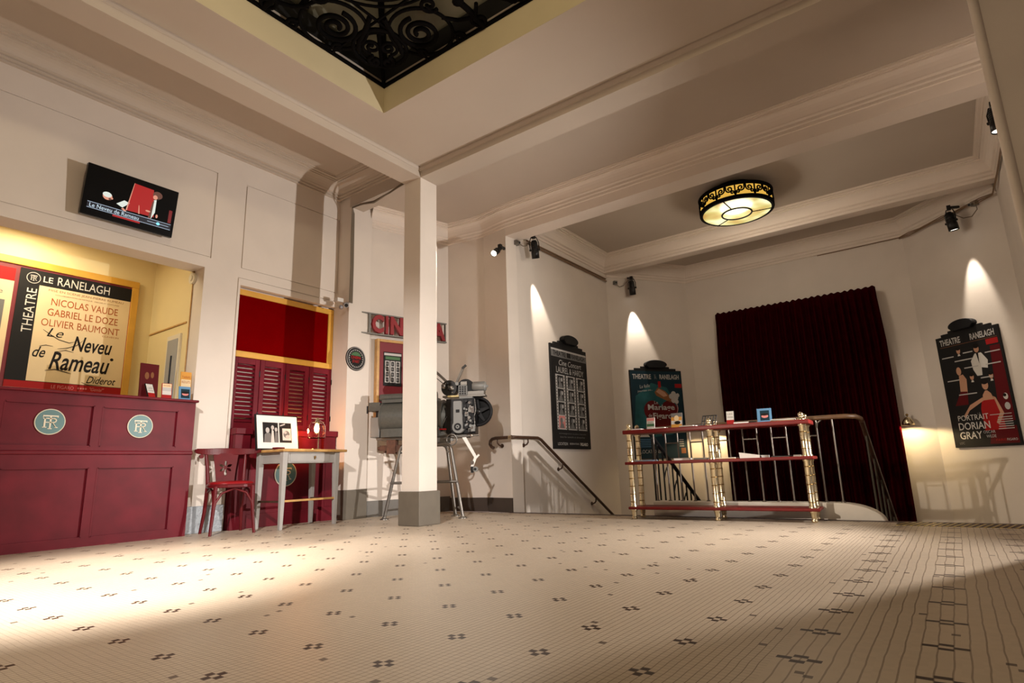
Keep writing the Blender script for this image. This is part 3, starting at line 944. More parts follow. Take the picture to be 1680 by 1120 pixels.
bb.poly([uv(.725, .38), uv(.745, .34), uv(.735, .78), uv(.70, .78)], y - .0007, 'scr_hair')
bb.disc(*uv(.69, .62), .022, .009, y - .0009, 'scr_skin'); bb.disc(*uv(.80, .68), .010, .018, y - .0009, 'scr_skin')
bb.poly([uv(.94, .45), uv(.98, .45), uv(.98, .75), uv(.94, .75)], y, 'scr_dred')
bb.rect(*uv(.03, .905), *uv(.985, .775), y - .0010, 'scr_navy')
bb.rect(*uv(.03, .785), *uv(.985, .775), y - .0012, 'scr_line'); bb.rect(*uv(.03, .91), *uv(.985, .90), y - .0012, 'scr_line')
bb.rect(*uv(.31, .955), *uv(.62, .915), y - .0012, 'scr_red')
bb.disc(*uv(.83, .84), .016, .014, y - .0013, 'scr_cyan'); bb.rect(*uv(.70, .845), *uv(.96, .835), y - .0012, 'scr_line')
s = bb.build('screen_picture', t)
bb = B(); bb.fit('Le Neveu de Rameau', *uv(.055, .885), *uv(.60, .80), 'scr_text', y - .0016); bb.build('caption', s)

# --- red panel in a yellow frame over the shutters
t = thing('red_signboard', 'plain deep red panel edged in yellow above the louvered shutters', 'panel', (-6.10, 3.81, 0), LEFT)
bb = B(); bb.box((-0.64, -0.035, 1.80), (0.615, 0, 2.545), 'red2'); bb.build('panel', t)
bb = B(); bb.box((-0.64, -0.05, 1.795), (0.62, 0, 1.862), 'gold'); bb.box((-0.64, -0.05, 2.49), (0.62, 0, 2.555), 'gold'); bb.box((0.545, -0.05, 1.862), (0.62, 0, 2.49), 'gold'); bb.build('frame', t, bevel=0.004)

# --- louvered shutters
which = ['leftmost louvered shutter leaf behind the framed photographs', 'second louvered shutter leaf from the white pilaster', 'third louvered shutter leaf from the white pilaster', 'louvered shutter leaf behind the glass lamp, last of four']
for k in range(4):
    x0 = 3.175 + k * 0.315
    t = thing('shutter', which[k], 'shutter', (-6.095, x0 + 0.1555, 0), LEFT, 'louvered shutters under the red panel')
    w = 0.1535
    bb = B()
    bb.box((-w, -0.04, 1.022), (-w + 0.052, 0, 1.792), 'red'); bb.box((w - 0.052, -0.04, 1.022), (w, 0, 1.792), 'red')
    for z0, z1 in ((1.022, 1.09), (1.725, 1.792)):
        bb.box((-w + 0.052, -0.04, z0), (w - 0.052, 0, z1), 'red')
    bb.build('frame', t, bevel=0.003)
    bb = B()
    for i in range(14):
        z = 1.112 + i * 0.0455
        bb.box((-w + 0.05, -0.004, -0.021), (w - 0.05, 0.004, 0.021), 'red', Matrix.Translation((0, -0.020, z)) @ Matrix.Rotation(-0.75, 4, 'X'))
    bb.build('slats', t)
    bb = B(); bb.box((w - 0.006, -0.047, 1.60), (w + 0.004, -0.038, 1.66), 'blackm'); bb.box((w - 0.006, -0.047, 1.15), (w + 0.004, -0.038, 1.21), 'blackm'); bb.build('hinge', t)

# --- panelled red base under the window
t = thing('panelled_base', 'red panelled window base with capped side blocks behind chair and table', 'panelling', (-5.97, 3.80, 0), LEFT)
bb = B(); bb.box((-0.625, 0.0, 0.0), (0.632, 0.12, 0.95), 'red')
bb.box((-0.47, -0.012, 0.0), (0.475, 0.0, 0.14), 'red'); bb.box((-0.47, -0.012, 0.80), (0.475, 0.0, 0.95), 'red')
bb.build('body', t, bevel=0.003)
bb = B(); bb.box((-0.628, -0.03, 0.95), (0.634, 0.12, 1.015), 'red'); bb.build('sill_board', t, bevel=0.006)
for x0 in (-0.618, 0.455):
    bb = B(); bb.box((x0, -0.06, 0), (x0 + 0.165, 0.0, 0.955), 'red'); bb.box((x0 + 0.03, -0.066, 0.16), (x0 + 0.135, -0.06, 0.80), 'red'); bb.build('side_block', t, bevel=0.003)
    bb = B(); bb.box((x0 - 0.012, -0.085, 0.955), (x0 + 0.177, 0.0, 1.02), 'red'); bb.build('cap', t, bevel=0.006)
emblem(t, 0.01, 0.54, 0.135, 0.0)

# --- red bentwood chair
t = thing('bentwood_chair', 'red bistro chair with pierced back standing between counter and grey table', 'chair', (-5.68, 3.035, 0), LEFT - 0.22)
def legpts(x, y, top, splay):
    return [(x + splay[0], y + splay[1], 0), (x + splay[0] * .55, y + splay[1] * .55, 0.14), (x + splay[0] * .1, y + splay[1] * .1, 0.30), (x, y, top)]
for sx in (-1, 1):
    bb = B(); bb.tube(legpts(sx * 0.165, -0.15, 0.44, (sx * 0.028, -0.035)), [0.0135, 0.0155, 0.018, 0.020], 'chair', 12); bb.build('leg', t)
for sx in (-1, 1):
    bb = B(); bb.tube([(sx * 0.185, 0.20, 0), (sx * 0.168, 0.165, 0.2), (sx * 0.160, 0.150, 0.44), (sx * 0.172, 0.165, 0.62), (sx * 0.185, 0.195, 0.755)], [0.014, 0.017, 0.019, 0.017, 0.015], 'chair', 12); bb.build('leg', t)
seat_o = [(0.20 * math.cos(a) * (1.0 if math.sin(a) < 0 else 0.90), 0.185 * math.sin(a)) for a in [2 * PI * i / 40 for i in range(40)]]
def sq(x, y):
    k = 1.12
    return (max(-0.205, min(0.205, x * k)), max(-0.19, min(0.18, y * k)))
seat_o = [sq(*p_) for p_ in seat_o]
bb = B(); vs = []
rings = [(1.0, 0.425), (1.03, 0.430), (1.03, 0.452), (0.99, 0.460)]
for s_, z in rings:
    vs += [(x * s_, y * s_, z) for x, y in seat_o]
n = len(seat_o); fs = [(i * n + j, i * n + (j + 1) % n, (i + 1) * n + (j + 1) % n, (i + 1) * n + j) for i in range(len(rings) - 1) for j in range(n)]
fs += [tuple(range(n))[::-1], tuple(range(3 * n, 4 * n))]
bb.add(vs, fs, 'chair'); sf = bb.build('seat_frame', t)
bb = B(); vs = []
rings = [(0.96, 0.459), (0.95, 0.472), (0.85, 0.482), (0.5, 0.487), (0.05, 0.488)]
for s_, z in rings:
    vs += [(x * s_, y * s_, z) for x, y in seat_o]
fs = [(i * n + j, i * n + (j + 1) % n, (i + 1) * n + (j + 1) % n, (i + 1) * n + j) for i in range(len(rings) - 1) for j in range(n)] + [tuple(range(4 * n, 5 * n))]
bb.add(vs, fs, 'redseat', True); bb.build('seat', t, label='bright red padded seat')
# wide curved top rail with rolled ends
bb = B()
vs = []; fs = []
N_ = 24
for i in range(N_ + 1):
    u = -1 + 2 * i / N_
    x = 0.305 * u; y = 0.215 - 0.075 * u * u - 0.02 * (abs(u) ** 6)
    zt = 0.805 + 0.004 * math.cos(u * 3); zb = 0.742 + 0.016 * u ** 4
    if abs(u) > 0.94:
        zt -= 0.012; zb += 0.008
    vs += [(x, y - 0.012, zb), (x, y - 0.012, zt), (x, y + 0.012, zt), (x, y + 0.012, zb)]
for i in range(N_):
    for j in range(4):
        fs.append((i * 4 + j, i * 4 + (j + 1) % 4, (i + 1) * 4 + (j + 1) % 4, (i + 1) * 4 + j))
fs += [(0, 1, 2, 3), (N_ * 4 + 3, N_ * 4 + 2, N_ * 4 + 1, N_ * 4)]
bb.add(vs, fs, 'chair')
for sx in (-1, 1):
    bb.cyl((sx * 0.232, 0.155, 0.728), (sx * 0.232, 0.192, 0.728), 0.020, 'chair', 18)
bb.build('top_rail', t, bevel=0.004)
# pierced splat
def petal(cx, cy, a, r0, r1, w):
    pts = []
    for k in range(13):
        s_ = k / 12
        rr = r0 + (r1 - r0) * s_
        ww = w * math.sin(PI * s_) ** 0.8
        pts.append((rr, ww))
    full = pts + [(p_[0], -p_[1]) for p_ in pts[-2:0:-1]]
    return [(cx + x_ * math.cos(a) - y_ * math.sin(a), cy + x_ * math.sin(a) + y_ * math.cos(a)) for x_, y_ in full]
outer = [(-0.085, 0.0)] + [(-0.085 - 0.035 * (i / 10) ** 1.4, 0.29 * i / 10) for i in range(1, 11)] + [(0.085 + 0.035 * (i / 10) ** 1.4, 0.29 * i / 10) for i in range(10, 0, -1)] + [(0.085, 0.0)]
loops = [outer] + [petal(0, 0.15, math.radians(a), 0.014, 0.066 if a != 270 else 0.088, 0.013) for a in (90, 25, 155, 215, 325, 270)]
bb = B(); bb.curve2d(loops, 0.009, 'chair', Matrix.Translation((0, 0.168, 0.47)) @ Matrix.Rotation(-0.13, 4, 'X') @ Matrix.Rotation(PI / 2, 4, 'X'))
bb.build('splat', t)
# bent arches under the seat and back braces
bb = B()
bb.tube([(-0.178, -0.168, 0.19), (-0.16, -0.16, 0.29), (-0.11, -0.155, 0.375), (0, -0.155, 0.418), (0.11, -0.155, 0.375), (0.16, -0.16, 0.29), (0.178, -0.168, 0.19)], 0.011, 'chair', 10)
for sx in (-1, 1):
    bb.tube([(sx * 0.178, -0.168, 0.19), (sx * 0.170, -0.13, 0.30), (sx * 0.165, -0.05, 0.40), (sx * 0.163, 0.03, 0.415), (sx * 0.165, 0.11, 0.38), (sx * 0.168, 0.155, 0.24)], 0.011, 'chair', 10)
bb.build('bent_brace', t)

# --- grey side table
t = thing('side_table', 'pale grey side table with wooden top and one drawer under the shutters', 'table', (-5.63, 3.735, 0), LEFT + 0.06)
bb = B(); bb.box((-0.365, -0.25, 0.757), (0.455, 0.215, 0.785), 'wood'); bb.build('table_top', t, bevel=0.008)
bb = B()
bb.box((-0.315, -0.205, 0.645), (0.335, 0.19, 0.757), 'greypaint'); bb.build('apron', t, bevel=0.002)
bb = B(); bb.box((-0.25, -0.212, 0.657), (0.24, -0.203, 0.748), 'greypaint'); d = bb.build('drawer', t, bevel=0.002)
bb = B(); bb.ball((0.045, -0.222, 0.705), 0.012, 'brass_d', 12); bb.bar((0.045, -0.216, 0.70), (0.045, -0.216, 0.68), 0.012, 0.008, 'brass_d'); bb.build('knob', d)
for sx in (-0.318, 0.338):
    for sy in (-0.20, 0.19):
        bb = B(); bb.bar((sx, sy, 0.757), (sx + (0.004 if sx > 0 else -0.004), sy, 0.0), 0.058, 0.058, 'greypaint', up=(0, 1, 0), w2=0.034, d2=0.034); bb.build('leg', t, bevel=0.003)
bb = B(); bb.box((-0.31, -0.218, 0.262), (0.33, -0.178, 0.282), 'wood'); bb.box((-0.332, -0.18, 0.258), (-0.30, 0.18, 0.278), 'railwood'); bb.box((0.315, -0.18, 0.258), (0.347, 0.18, 0.278), 'railwood'); bb.build('foot_rail', t, bevel=0.003)

# --- framed photographs leaning on the table
t = thing('framed_photographs', 'two black and white photographs in one wide cream mount on the table', 'picture', (-5.745, 3.565, 0.790), LEFT + 0.03, tilt=-0.17)
bb = B(); bb.box((-0.252, -0.012, 0), (0.252, 0.012, 0.375), 'black'); bb.build('frame', t, bevel=0.002)
bb = B(); bb.rect(-0.240, 0.012, 0.240, 0.363, -0.0126, 'white'); bb.build('mount', t)
bb = B(); y = -0.0132
bb.rect(-0.175, 0.075, 0.005, 0.29, y, 'print_dark')
bb.disc(-0.12, 0.205, 0.022, 0.03, y - .0004, 'print_light'); bb.poly([(-0.165, 0.075), (-0.07, 0.075), (-0.085, 0.17), (-0.12, 0.185), (-0.155, 0.16)], y - .0003, 'print_grey')
bb.disc(-0.06, 0.235, 0.018, 0.024, y - .0004, 'print_light'); bb.poly([(-0.085, 0.075), (-0.045, 0.075), (-0.05, 0.20), (-0.07, 0.215)], y - .0005, 'print_white')
bb.disc(-0.02, 0.215, 0.016, 0.022, y - .0004, 'print_light'); bb.poly([(-0.045, 0.075), (0.0, 0.075), (-0.005, 0.18), (-0.03, 0.20)], y - .0003, 'print_grey')
bb.build('photograph', t)
bb = B()
bb.rect(0.018, 0.075, 0.165, 0.29, y, 'print_dark'); bb.poly([(0.03, 0.25), (0.09, 0.27), (0.09, 0.285), (0.03, 0.265)], y - .0004, 'print_light')
bb.rect(0.055, 0.10, 0.158, 0.23, y - .0004, 'print_white'); bb.disc(0.105, 0.165, 0.038, 0.04, y - .0008, 'print_grey'); bb.disc(0.12, 0.14, 0.03, 0.02, y - .001, 'print_light'); bb.disc(0.09, 0.185, 0.018, 0.014, y - .0011, 'print_light')
bb.build('photograph', t)
t = thing('book', 'small dark red book lying on the table before the framed photographs', 'book', (-5.50, 3.42, 0.785), LEFT + 0.3)
bb = B(); bb.box((-0.05, -0.035, 0), (0.05, 0.035, 0.018), 'print_dred'); bb.build('cover', t, bevel=0.002)
bb = B(); bb.box((-0.047, -0.032, 0.003), (0.052, 0.032, 0.015), 'white'); bb.build('pages', t)
t = thing('leaflet', 'thin dark leaflet lying on the table at the foot of the glass lamp', 'leaflet', (-5.50, 3.78, 0.785), LEFT - 0.2)
bb = B(); bb.box((-0.05, -0.03, 0), (0.05, 0.03, 0.004), 'print_dred'); bb.build('sheet', t)

# --- glass bell lamp
t = thing('bell_lamp', 'lit filament bulb under a clear glass bell on a brass stand', 'lamp', (-5.60, 3.93, 0.785), LEFT)
bb = B(); bb.lathe([(0.055, 0), (0.055, 0.008), (0.05, 0.012), (0.012, 0.016)], 'brass', 28); bb.build('base', t)
bb = B(); bb.tube([(0.028, 0, 0.012), (0.028, 0, 0.30), (0.022, 0, 0.335), (0.008, 0, 0.352), (0, 0, 0.345), (0, 0, 0.325)], 0.0055, 'brass', 10); bb.build('stem', t)
bb = B(); prof = [(0.092, 0.13), (0.094, 0.14), (0.094, 0.23), (0.088, 0.265), (0.070, 0.298), (0.042, 0.318), (0.020, 0.325)]
inner = [(r_ - 0.0025, z_ - 0.001) for r_, z_ in prof][::-1]
bb.lathe(prof + inner + [prof[0]], 'glass', 36); bb.build('glass_bell', t)
bb = B(); bb.lathe([(0.018, 0.29), (0.02, 0.30), (0.02, 0.33), (0.012, 0.338)], 'brass', 20); bb.build('socket', t)
bb = B(); bb.lathe([(0.010, 0.29), (0.020, 0.27), (0.028, 0.235), (0.024, 0.205), (0.012, 0.188), (0.001, 0.184)], 'bulb', 20); bb.build('bulb', t)
light('bell_lamp_light', 'POINT', (-5.745, 3.90, 1.0), 9, (1.0, 0.40, 0.12), 0.03, parent=t)

# --- security camera and cables on the pilaster corner
t = thing('security_camera', 'small grey security camera at the corner of the red framed panel', 'camera', (-5.77, 4.40, 2.57), LEFT)
bb = B(); bb.box((-0.13, 0.0, 0.02), (-0.04, 0.06, 0.07), 'whiteplastic'); bb.build('junction_box', t, bevel=0.004)
bb = B(); bb.tube([(0.0, 0.06, 0.02), (0.0, 0.0, 0.02), (-0.01, -0.03, 0.0)], 0.012, 'camgrey', 10); bb.build('arm', t)
bb = B(); bb.cyl((-0.01, -0.02, 0.0), (-0.055, -0.075, -0.035), 0.030, 'camgrey', 20); bb.build('body', t, bevel=0.004)
bb = B(); bb.cyl((-0.055, -0.075, -0.035), (-0.060, -0.081, -0.039), 0.022, 'black', 20); bb.build('lens', t)
bb = B(); bb.ball((-0.09, -0.02, -0.055), 0.028, 'camgrey', 14); bb.build('second_eye', t)
t = thing('cable_bundle', 'grey cables running up the pilaster corner and along the beam to the column', 'cable', (0, 0, 0), 0)
for k in range(4):
    o_ = (k - 1.5) * 0.013
    sag = [(0.20, 0.00), (0.45, -0.03), (0.75, -0.015), (1.0, 0.015), (1.17, 0.03)]
    pts = [(-5.748, 4.41 - 0.0, 2.62)]
    pts = [(-5.752 + 0.004 * (k % 2), 4.452 + o_, 2.60), (-5.75, 4.455 + o_, 3.1), (-5.752, 4.45 + o_, 3.5), (-5.75, 4.448 + o_ * 0.8, 3.80), (-5.735, 4.42, 3.862 + o_ * 0.4)]
    for i, (dx, dz) in enumerate(sag):
        pts.append((-5.75 + dx, 4.408 - 0.004 * k, 3.845 + dz + o_ * math.sin(i * 1.7 + k) * 1.3))
    bb = B(); bb.tube(pts, 0.0065, 'cable', 8); bb.build('cable', t)

# --- round cinema plaque
t = thing('round_plaque', 'dark round cinema plaque with red lettering on the white pilaster', 'plaque', (-5.76, 4.555, 1.906), LEFT)
bb = B(); bb.lathe([(0.148, 0), (0.150, 0.006), (0.146, 0.014), (0.130, 0.014)], 'print_dark', 44, TY); bb.lathe([(0.131, 0), (0.130, 0.0135)], 'print_grey', 44, TY); bb.build('disc', t)
bb = B()
for r_ in (0.138, 0.112, 0.090):
    n = 44
    vs = [(r_ * math.cos(2 * PI * i / n), -0.0150, r_ * math.sin(2 * PI * i / n)) for i in range(n)]
    bb.tube(vs, 0.0022 if r_ < 0.13 else 0.003, 'print_light' if r_ > 0.1 else 'print_dark', 6, closed=True)
bb.poly(arc(0, 0, 0.085, 25, 155, 14), -0.0142, 'print_green')
bb.build('rings', t)
bb = B(); bb.fit('CINEMA', -0.075, -0.005, 0.075, 0.032, 'print_red', -0.0145, bold=0.02); bb.fit("D'ART", -0.052, -0.052, 0.052, -0.016, 'print_red', -0.0145, bold=0.02)
for k in range(22):
    a = 2 * PI * k / 22
    bb.box((0.101 * math.cos(a) - 0.004, -0.0150, 0.101 * math.sin(a) - 0.006), (0.101 * math.cos(a) + 0.004, -0.0142, 0.101 * math.sin(a) + 0.006), 'print_light')
bb.build('lettering', t)

# --- CINEMA letter sign
t = thing('letter_sign', 'red CINEMA letters on a grey metal frame high above the projector', 'sign', (-5.75, 4.75, 0), CIN)
t.scale = (0.945, 1, 1)
bb = B()
bb.bar((-0.12, 0.0, 2.522), (1.20, 0.0, 2.522), 0.05, 0.016, 'signgrey'); bb.bar((-0.12, 0.0, 2.258), (1.20, 0.0, 2.258), 0.05, 0.016, 'signgrey')
bb.bar((0.0, 0.0, 2.262), (0.0, 0.0, 2.52), 0.03, 0.04, 'signgrey'); bb.bar((1.185, 0.0, 2.262), (1.185, 0.0, 2.52), 0.012, 0.04, 'signgrey')
bb.bar((0.3, 0.01, 2.522), (0.3, 0.065, 2.522), 0.02, 0.012, 'signgrey'); bb.bar((0.9, 0.01, 2.522), (0.9, 0.055, 2.522), 0.02, 0.012, 'signgrey')
bb.build('frame', t)
for ch, x0, x1 in (('C', 0.025, 0.195), ('I', 0.225, 0.262), ('N', 0.295, 0.485), ('E', 0.525, 0.66), ('M', 0.69, 0.91), ('A', 0.95, 1.17)):
    bb = B(); bb.fit(ch, x0, 2.272, x1, 2.510, 'letter', -0.02, bold=0.045 if ch != 'I' else 0.02, thick=0.05); bb.build('letter', t)

# --- poster case under the sign
t = thing('poster_case', 'gilt edged red poster case behind the projector under the CINEMA letters', 'poster', (-5.75, 4.75, 0), CIN)
bb = B(); bb.box((0.125, -0.010, 1.08), (0.83, 0.05, 2.17), 'mred'); bb.build('backing', t)
bb = B(); bb.box((0.10, -0.035, 1.05), (0.137, 0.05, 2.20), 'wood'); bb.box((0.82, -0.035, 1.05), (0.857, 0.05, 2.20), 'wood'); bb.box((0.137, -0.035, 2.165), (0.82, 0.05, 2.20), 'wood'); bb.box((0.137, -0.035, 1.05), (0.82, 0.05, 1.085), 'wood'); bb.build('frame', t, bevel=0.005)
def film_sheet(bb, x0, z0, x1, z1, y):
    w = x1 - x0; h = z1 - z0
    bb.box((x0, y, z0), (x1, y + 0.004, z1), 'print_dark')
    bb.rect(x0 + .03 * w, z1 - .10 * h, x1 - .03 * w, z1 - .03 * h, y - .0005, 'print_light')
    bb.rect(x0 + .1 * w, z1 - .22 * h, x1 - .1 * w, z1 - .13 * h, y - .0005, 'print_green')
    for c in range(3):
        a = x0 + (.08 + .29 * c) * w
        bb.rect(a, z0 + .10 * h, a + .25 * w, z1 - .26 * h, y - .0005, 'print_light')
        for r_ in range(4):
            bb.rect(a + .05 * w, z0 + (.12 + .155 * r_) * h, a + .20 * w, z0 + (.25 + .155 * r_) * h, y - .001, 'print_dark')
            bb.disc(a + .12 * w, z0 + (.185 + .155 * r_) * h, .035 * w, .04 * h, y - .0015, 'print_grey', 10)
bb = B(); film_sheet(bb, 0.20, 1.60, 0.455, 2.04, -0.016); bb.build('film_sheet', t)
bb = B(); bb.box((0.205, -0.016, 1.30), (0.455, -0.012, 1.485), 'print_light'); bb.rect(0.215, 1.31, 0.445, 1.475, -0.0165, 'print_dark'); bb.disc(0.33, 1.39, 0.05, 0.06, -0.017, 'print_grey'); bb.disc(0.33, 1.41, 0.02, 0.02, -0.0175, 'print_light'); bb.build('photograph', t)

# ================================================================== PROJECTOR AND RIGHT SIDE
RP = math.radians(28)
t = thing('film_projector_stand', 'grey tube trestle on splayed legs carrying the old film projector', 'stand', (-4.97, 5.02, 0), RP)
for sy in (-0.16, 0.15):
    for x_top, x_bot in ((0.30, 0.455), (-0.28, -0.455)):
        sh = 0.0 if sy < 0 else (-0.13 if x_top > 0 else 0.10)
        xt = x_top + sh * 0.9; xb = x_bot + sh * 1.3
        bb = B(); bb.tube([(0.05 + 0.0 * x_top, sy * 0.8, 0.825), (xt * 0.8, sy * 0.8, 0.825), (xt, sy * 0.85, 0.805), (xt + 0.02 * (1 if x_top > 0 else -1), sy * 0.87, 0.76), (xb, sy * 1.1, 0.02)], 0.019, 'steel', 12)
        lg = bb.build('leg', t)
        bb = B(); bb.lathe([(0.05, 0), (0.05, 0.010), (0.024, 0.020), (0.024, 0.03)], 'steel', 20, Matrix.Translation((xb, sy * 1.1, 0))); bb.build('foot_plate', lg)
bb = B()
bb.tube([(-0.39, -0.168, 0.40), (0.40, -0.168, 0.40)], 0.015, 'steel', 10); bb.tube([(-0.30, 0.155, 0.40), (0.28, 0.155, 0.40)], 0.013, 'steel', 10)
for sx in (-1, 1):
    bb.tube([(sx * 0.39, -0.168, 0.40), (sx * 0.28, 0.155, 0.40)], 0.012, 'steel', 10)
    bb.tube([(sx * 0.44, -0.173, 0.10), (sx * 0.32, 0.163, 0.10)], 0.012, 'steel', 10)
    bb.tube([(sx * 0.315, -0.14, 0.74), (sx * 0.20, 0.135, 0.74)], 0.012, 'steel', 10)
bb.build('cross_tube', t)

t = thing('film_projector', 'old film projector with grey lamp house and black flywheel half behind the column', 'projector', (-4.97, 5.02, 0), RP)
bb = B()
bb.box((-0.60, -0.11, 0.895), (0.50, -0.06, 0.925), 'steel'); bb.box((-0.60, 0.06, 0.895), (0.50, 0.11, 0.925), 'steel'); bb.box((0.0, -0.08, 0.838), (0.20, 0.08, 0.905), 'steel')
bb.box((-0.25, -0.08, 0.838), (-0.08, 0.08, 0.905), 'steel'); bb.build('bed', t, bevel=0.004)
bb = B()
bb.cyl((-0.535, 0, 1.150), (0.20, 0, 1.150), 0.195, 'hammer', 40)
bb.cyl((-0.545, 0, 1.150), (-0.525, 0, 1.150), 0.203, 'hammer', 40); bb.cyl((0.19, 0, 1.150), (0.21, 0, 1.150), 0.20, 'hammer', 40)
bb.cyl((0.21, 0, 1.15), (0.29, 0, 1.14), 0.17, 'hammer', 32, 0.07)
bb.box((-0.52, -0.17, 0.925), (0.18, 0.17, 1.02), 'hammer')
lh = bb.build('lamp_house', t)
bb = B(); bb.cyl((-0.585, -0.02, 1.405), (0.12, -0.02, 1.405), 0.045, 'hammer', 24); bb.box((-0.54, -0.10, 1.335), (0.14, 0.08, 1.372), 'hammer'); bb.build('chimney_duct', lh)
bb = B(); bb.box((-0.665, -0.14, 0.925), (-0.548, 0.10, 1.165), 'hammer_l'); bb.build('rear_box', t, bevel=0.012)
bb = B(); bb.box((-0.70, -0.11, 1.24), (-0.56, 0.05, 1.345), 'hammer'); bb.cyl((-0.735, -0.06, 1.25), (-0.56, -0.06, 1.25), 0.012, 'blackm', 12); bb.cyl((-0.735, -0.06, 1.22), (-0.735, -0.06, 1.31), 0.010, 'blackm', 10); bb.box((-0.62, -0.08, 1.165), (-0.545, 0.02, 1.24), 'blackm'); bb.build('rear_control', t, bevel=0.005)
bb = B()
bb.box((-0.56, -0.09, 0.77), (-0.30, -0.02, 0.835), 'rust'); bb.box((-0.47, -0.11, 0.735), (-0.36, -0.01, 0.895), 'rust'); bb.cyl((-0.56, -0.055, 0.80), (-0.59, -0.055, 0.80), 0.022, 'rust', 14)
for i in range(4):
    bb.cyl((-0.50 + 0.05 * i, -0.10, 0.76), (-0.50 + 0.05 * i, -0.02, 0.76), 0.012, 'rust', 10)
bb.build('carbon_feed', t, label='rusty brown mechanism under the lamp house')
# head
bb = B()
plate = [(0.352, 1.06), (0.352, 1.30), (0.362, 1.31), (0.44, 1.31), (0.452, 1.30), (0.462, 0.985)] + [(0.410 + 0.073 * math.cos(math.radians(a)), 1.010 + 0.073 * math.sin(math.radians(a))) for a in range(-20, -215, -15)]
bb.prism(plate, -0.165, -0.10, 'hammer_l')
hp = bb.build('gear_cover', t, bevel=0.004, label='light grey gear cover with round lower end')
bb = B(); bb.cyl((0.405, -0.165, 1.012), (0.405, -0.172, 1.012), 0.042, 'black', 28); bb.cyl((0.405, -0.172, 1.012), (0.405, -0.178, 1.012), 0.021, 'hammer_l', 24); bb.cyl((0.405, -0.178, 1.012), (0.405, -0.184, 1.012), 0.008, 'black', 14); bb.box((0.385, -0.169, 1.175), (0.428, -0.164, 1.21), 'black'); bb.build('dial', hp)
bb = B(); bb.box((0.25, -0.10, 0.93), (0.60, 0.06, 1.345), 'blackm'); bb.cyl((0.30, -0.125, 1.17), (0.30, 0.06, 1.17), 0.085, 'blackm', 28); bb.cyl((0.305, -0.125, 1.04), (0.305, 0.06, 1.04), 0.070, 'blackm', 28); bb.build('head_case', t, bevel=0.006)
random.seed(3)
bb = B()
bb.box((0.463, -0.112, 0.94), (0.60, -0.10, 1.34), 'black')
for i in range(30):
    x_ = random.uniform(0.475, 0.59); z_ = random.uniform(0.96, 1.32)
    m_ = random.choice(['chrome', 'steel', 'hammer_l', 'blackm', 'blackm'])
    if i % 3:
        r_ = random.uniform(0.007, 0.018); bb.cyl((x_, -0.11, z_), (x_, -0.125 - random.uniform(0, 0.025), z_), r_, m_, 14)
    else:
        w_ = random.uniform(0.008, 0.022); h_ = random.uniform(0.012, 0.04); bb.box((x_ - w_, -0.135, z_ - h_), (x_ + w_, -0.11, z_ + h_), m_)
bb.cyl((0.505, -0.11, 1.165), (0.505, -0.16, 1.165), 0.016, 'chrome', 18); bb.box((0.555, -0.14, 0.955), (0.598, -0.112, 1.03), 'hammer_l')
bb.tube([(0.60, -0.13, 1.33), (0.612, -0.13, 1.20), (0.592, -0.13, 1.12), (0.602, -0.13, 0.98)], 0.004, 'steel', 8)
bb.build('film_gate', t)
fw_ = B()
wl = Matrix.Translation((0.605, 0.02, 1.195)) @ TY
fw_.lathe([(0.145, -0.03), (0.172, -0.03), (0.177, -0.022), (0.177, 0.022), (0.172, 0.03), (0.145, 0.03), (0.145, -0.03)], 'black', 48, wl)
fw_.lathe([(0.0, 0.035), (0.035, 0.035), (0.035, -0.035), (0.0, -0.035)], 'blackm', 24, wl)
for k in range(5):
    a = 2 * PI * k / 5 + 0.3
    fw_.bar((0.605 + 0.03 * math.cos(a), 0.02, 1.195 + 0.03 * math.sin(a)), (0.605 + 0.15 * math.cos(a), 0.02, 1.195 + 0.15 * math.sin(a)), 0.05, 0.02, 'black', up=(0, 1, 0), w2=0.02)
fw_.build('flywheel', t)
# sound head with sprockets, reel arms and motor
bb = B(); bb.cyl((0.285, -0.09, 1.475), (0.285, 0.03, 1.475), 0.094, 'blackm', 32)
for i in range(16):
    a = random.uniform(0, 2 * PI); r_ = random.uniform(0.0, 0.075)
    x_, z_ = 0.285 + r_ * math.cos(a), 1.475 + r_ * math.sin(a); q_ = random.uniform(0.010, 0.026)
    bb.lathe([(q_, 0), (q_, 0.018), (q_ * 0.6, 0.022), (q_ * 0.4, 0.03)], random.choice(['steel', 'steel', 'blackm', 'brass_d', 'chrome']), 16, Matrix.Translation((x_, -0.09, z_)) @ TY)
bb.build('sprocket_plate', t)
bb = B(); bb.cyl((0.475, -0.05, 1.475), (0.475, 0.04, 1.475), 0.105, 'black', 36); bb.box((0.40, -0.09, 1.385), (0.50, -0.05, 1.50), 'hammer_l')
for i in range(3):
    for j in range(4):
        bb.box((0.410 + i * 0.030, -0.096, 1.392 + j * 0.026), (0.432 + i * 0.030, -0.09, 1.412 + j * 0.026), 'blackm')
bb.cyl((0.385, -0.07, 1.52), (0.385, -0.11, 1.52), 0.020, 'hammer_l', 14); bb.box((0.425, -0.085, 1.505), (0.50, -0.05, 1.545), 'steel')
bb.build('sound_drum', t)
bb = B(); bb.lathe([(0.052, 0), (0.060, 0.012), (0.060, 0.145), (0.052, 0.16), (0.02, 0.165), (0.014, 0.185), (0.0, 0.186)], 'hammer_l', 28, Matrix.Translation((0.555, -0.01, 1.487)) @ Matrix.Rotation(PI / 2, 4, 'Y')); bb.build('motor', t)
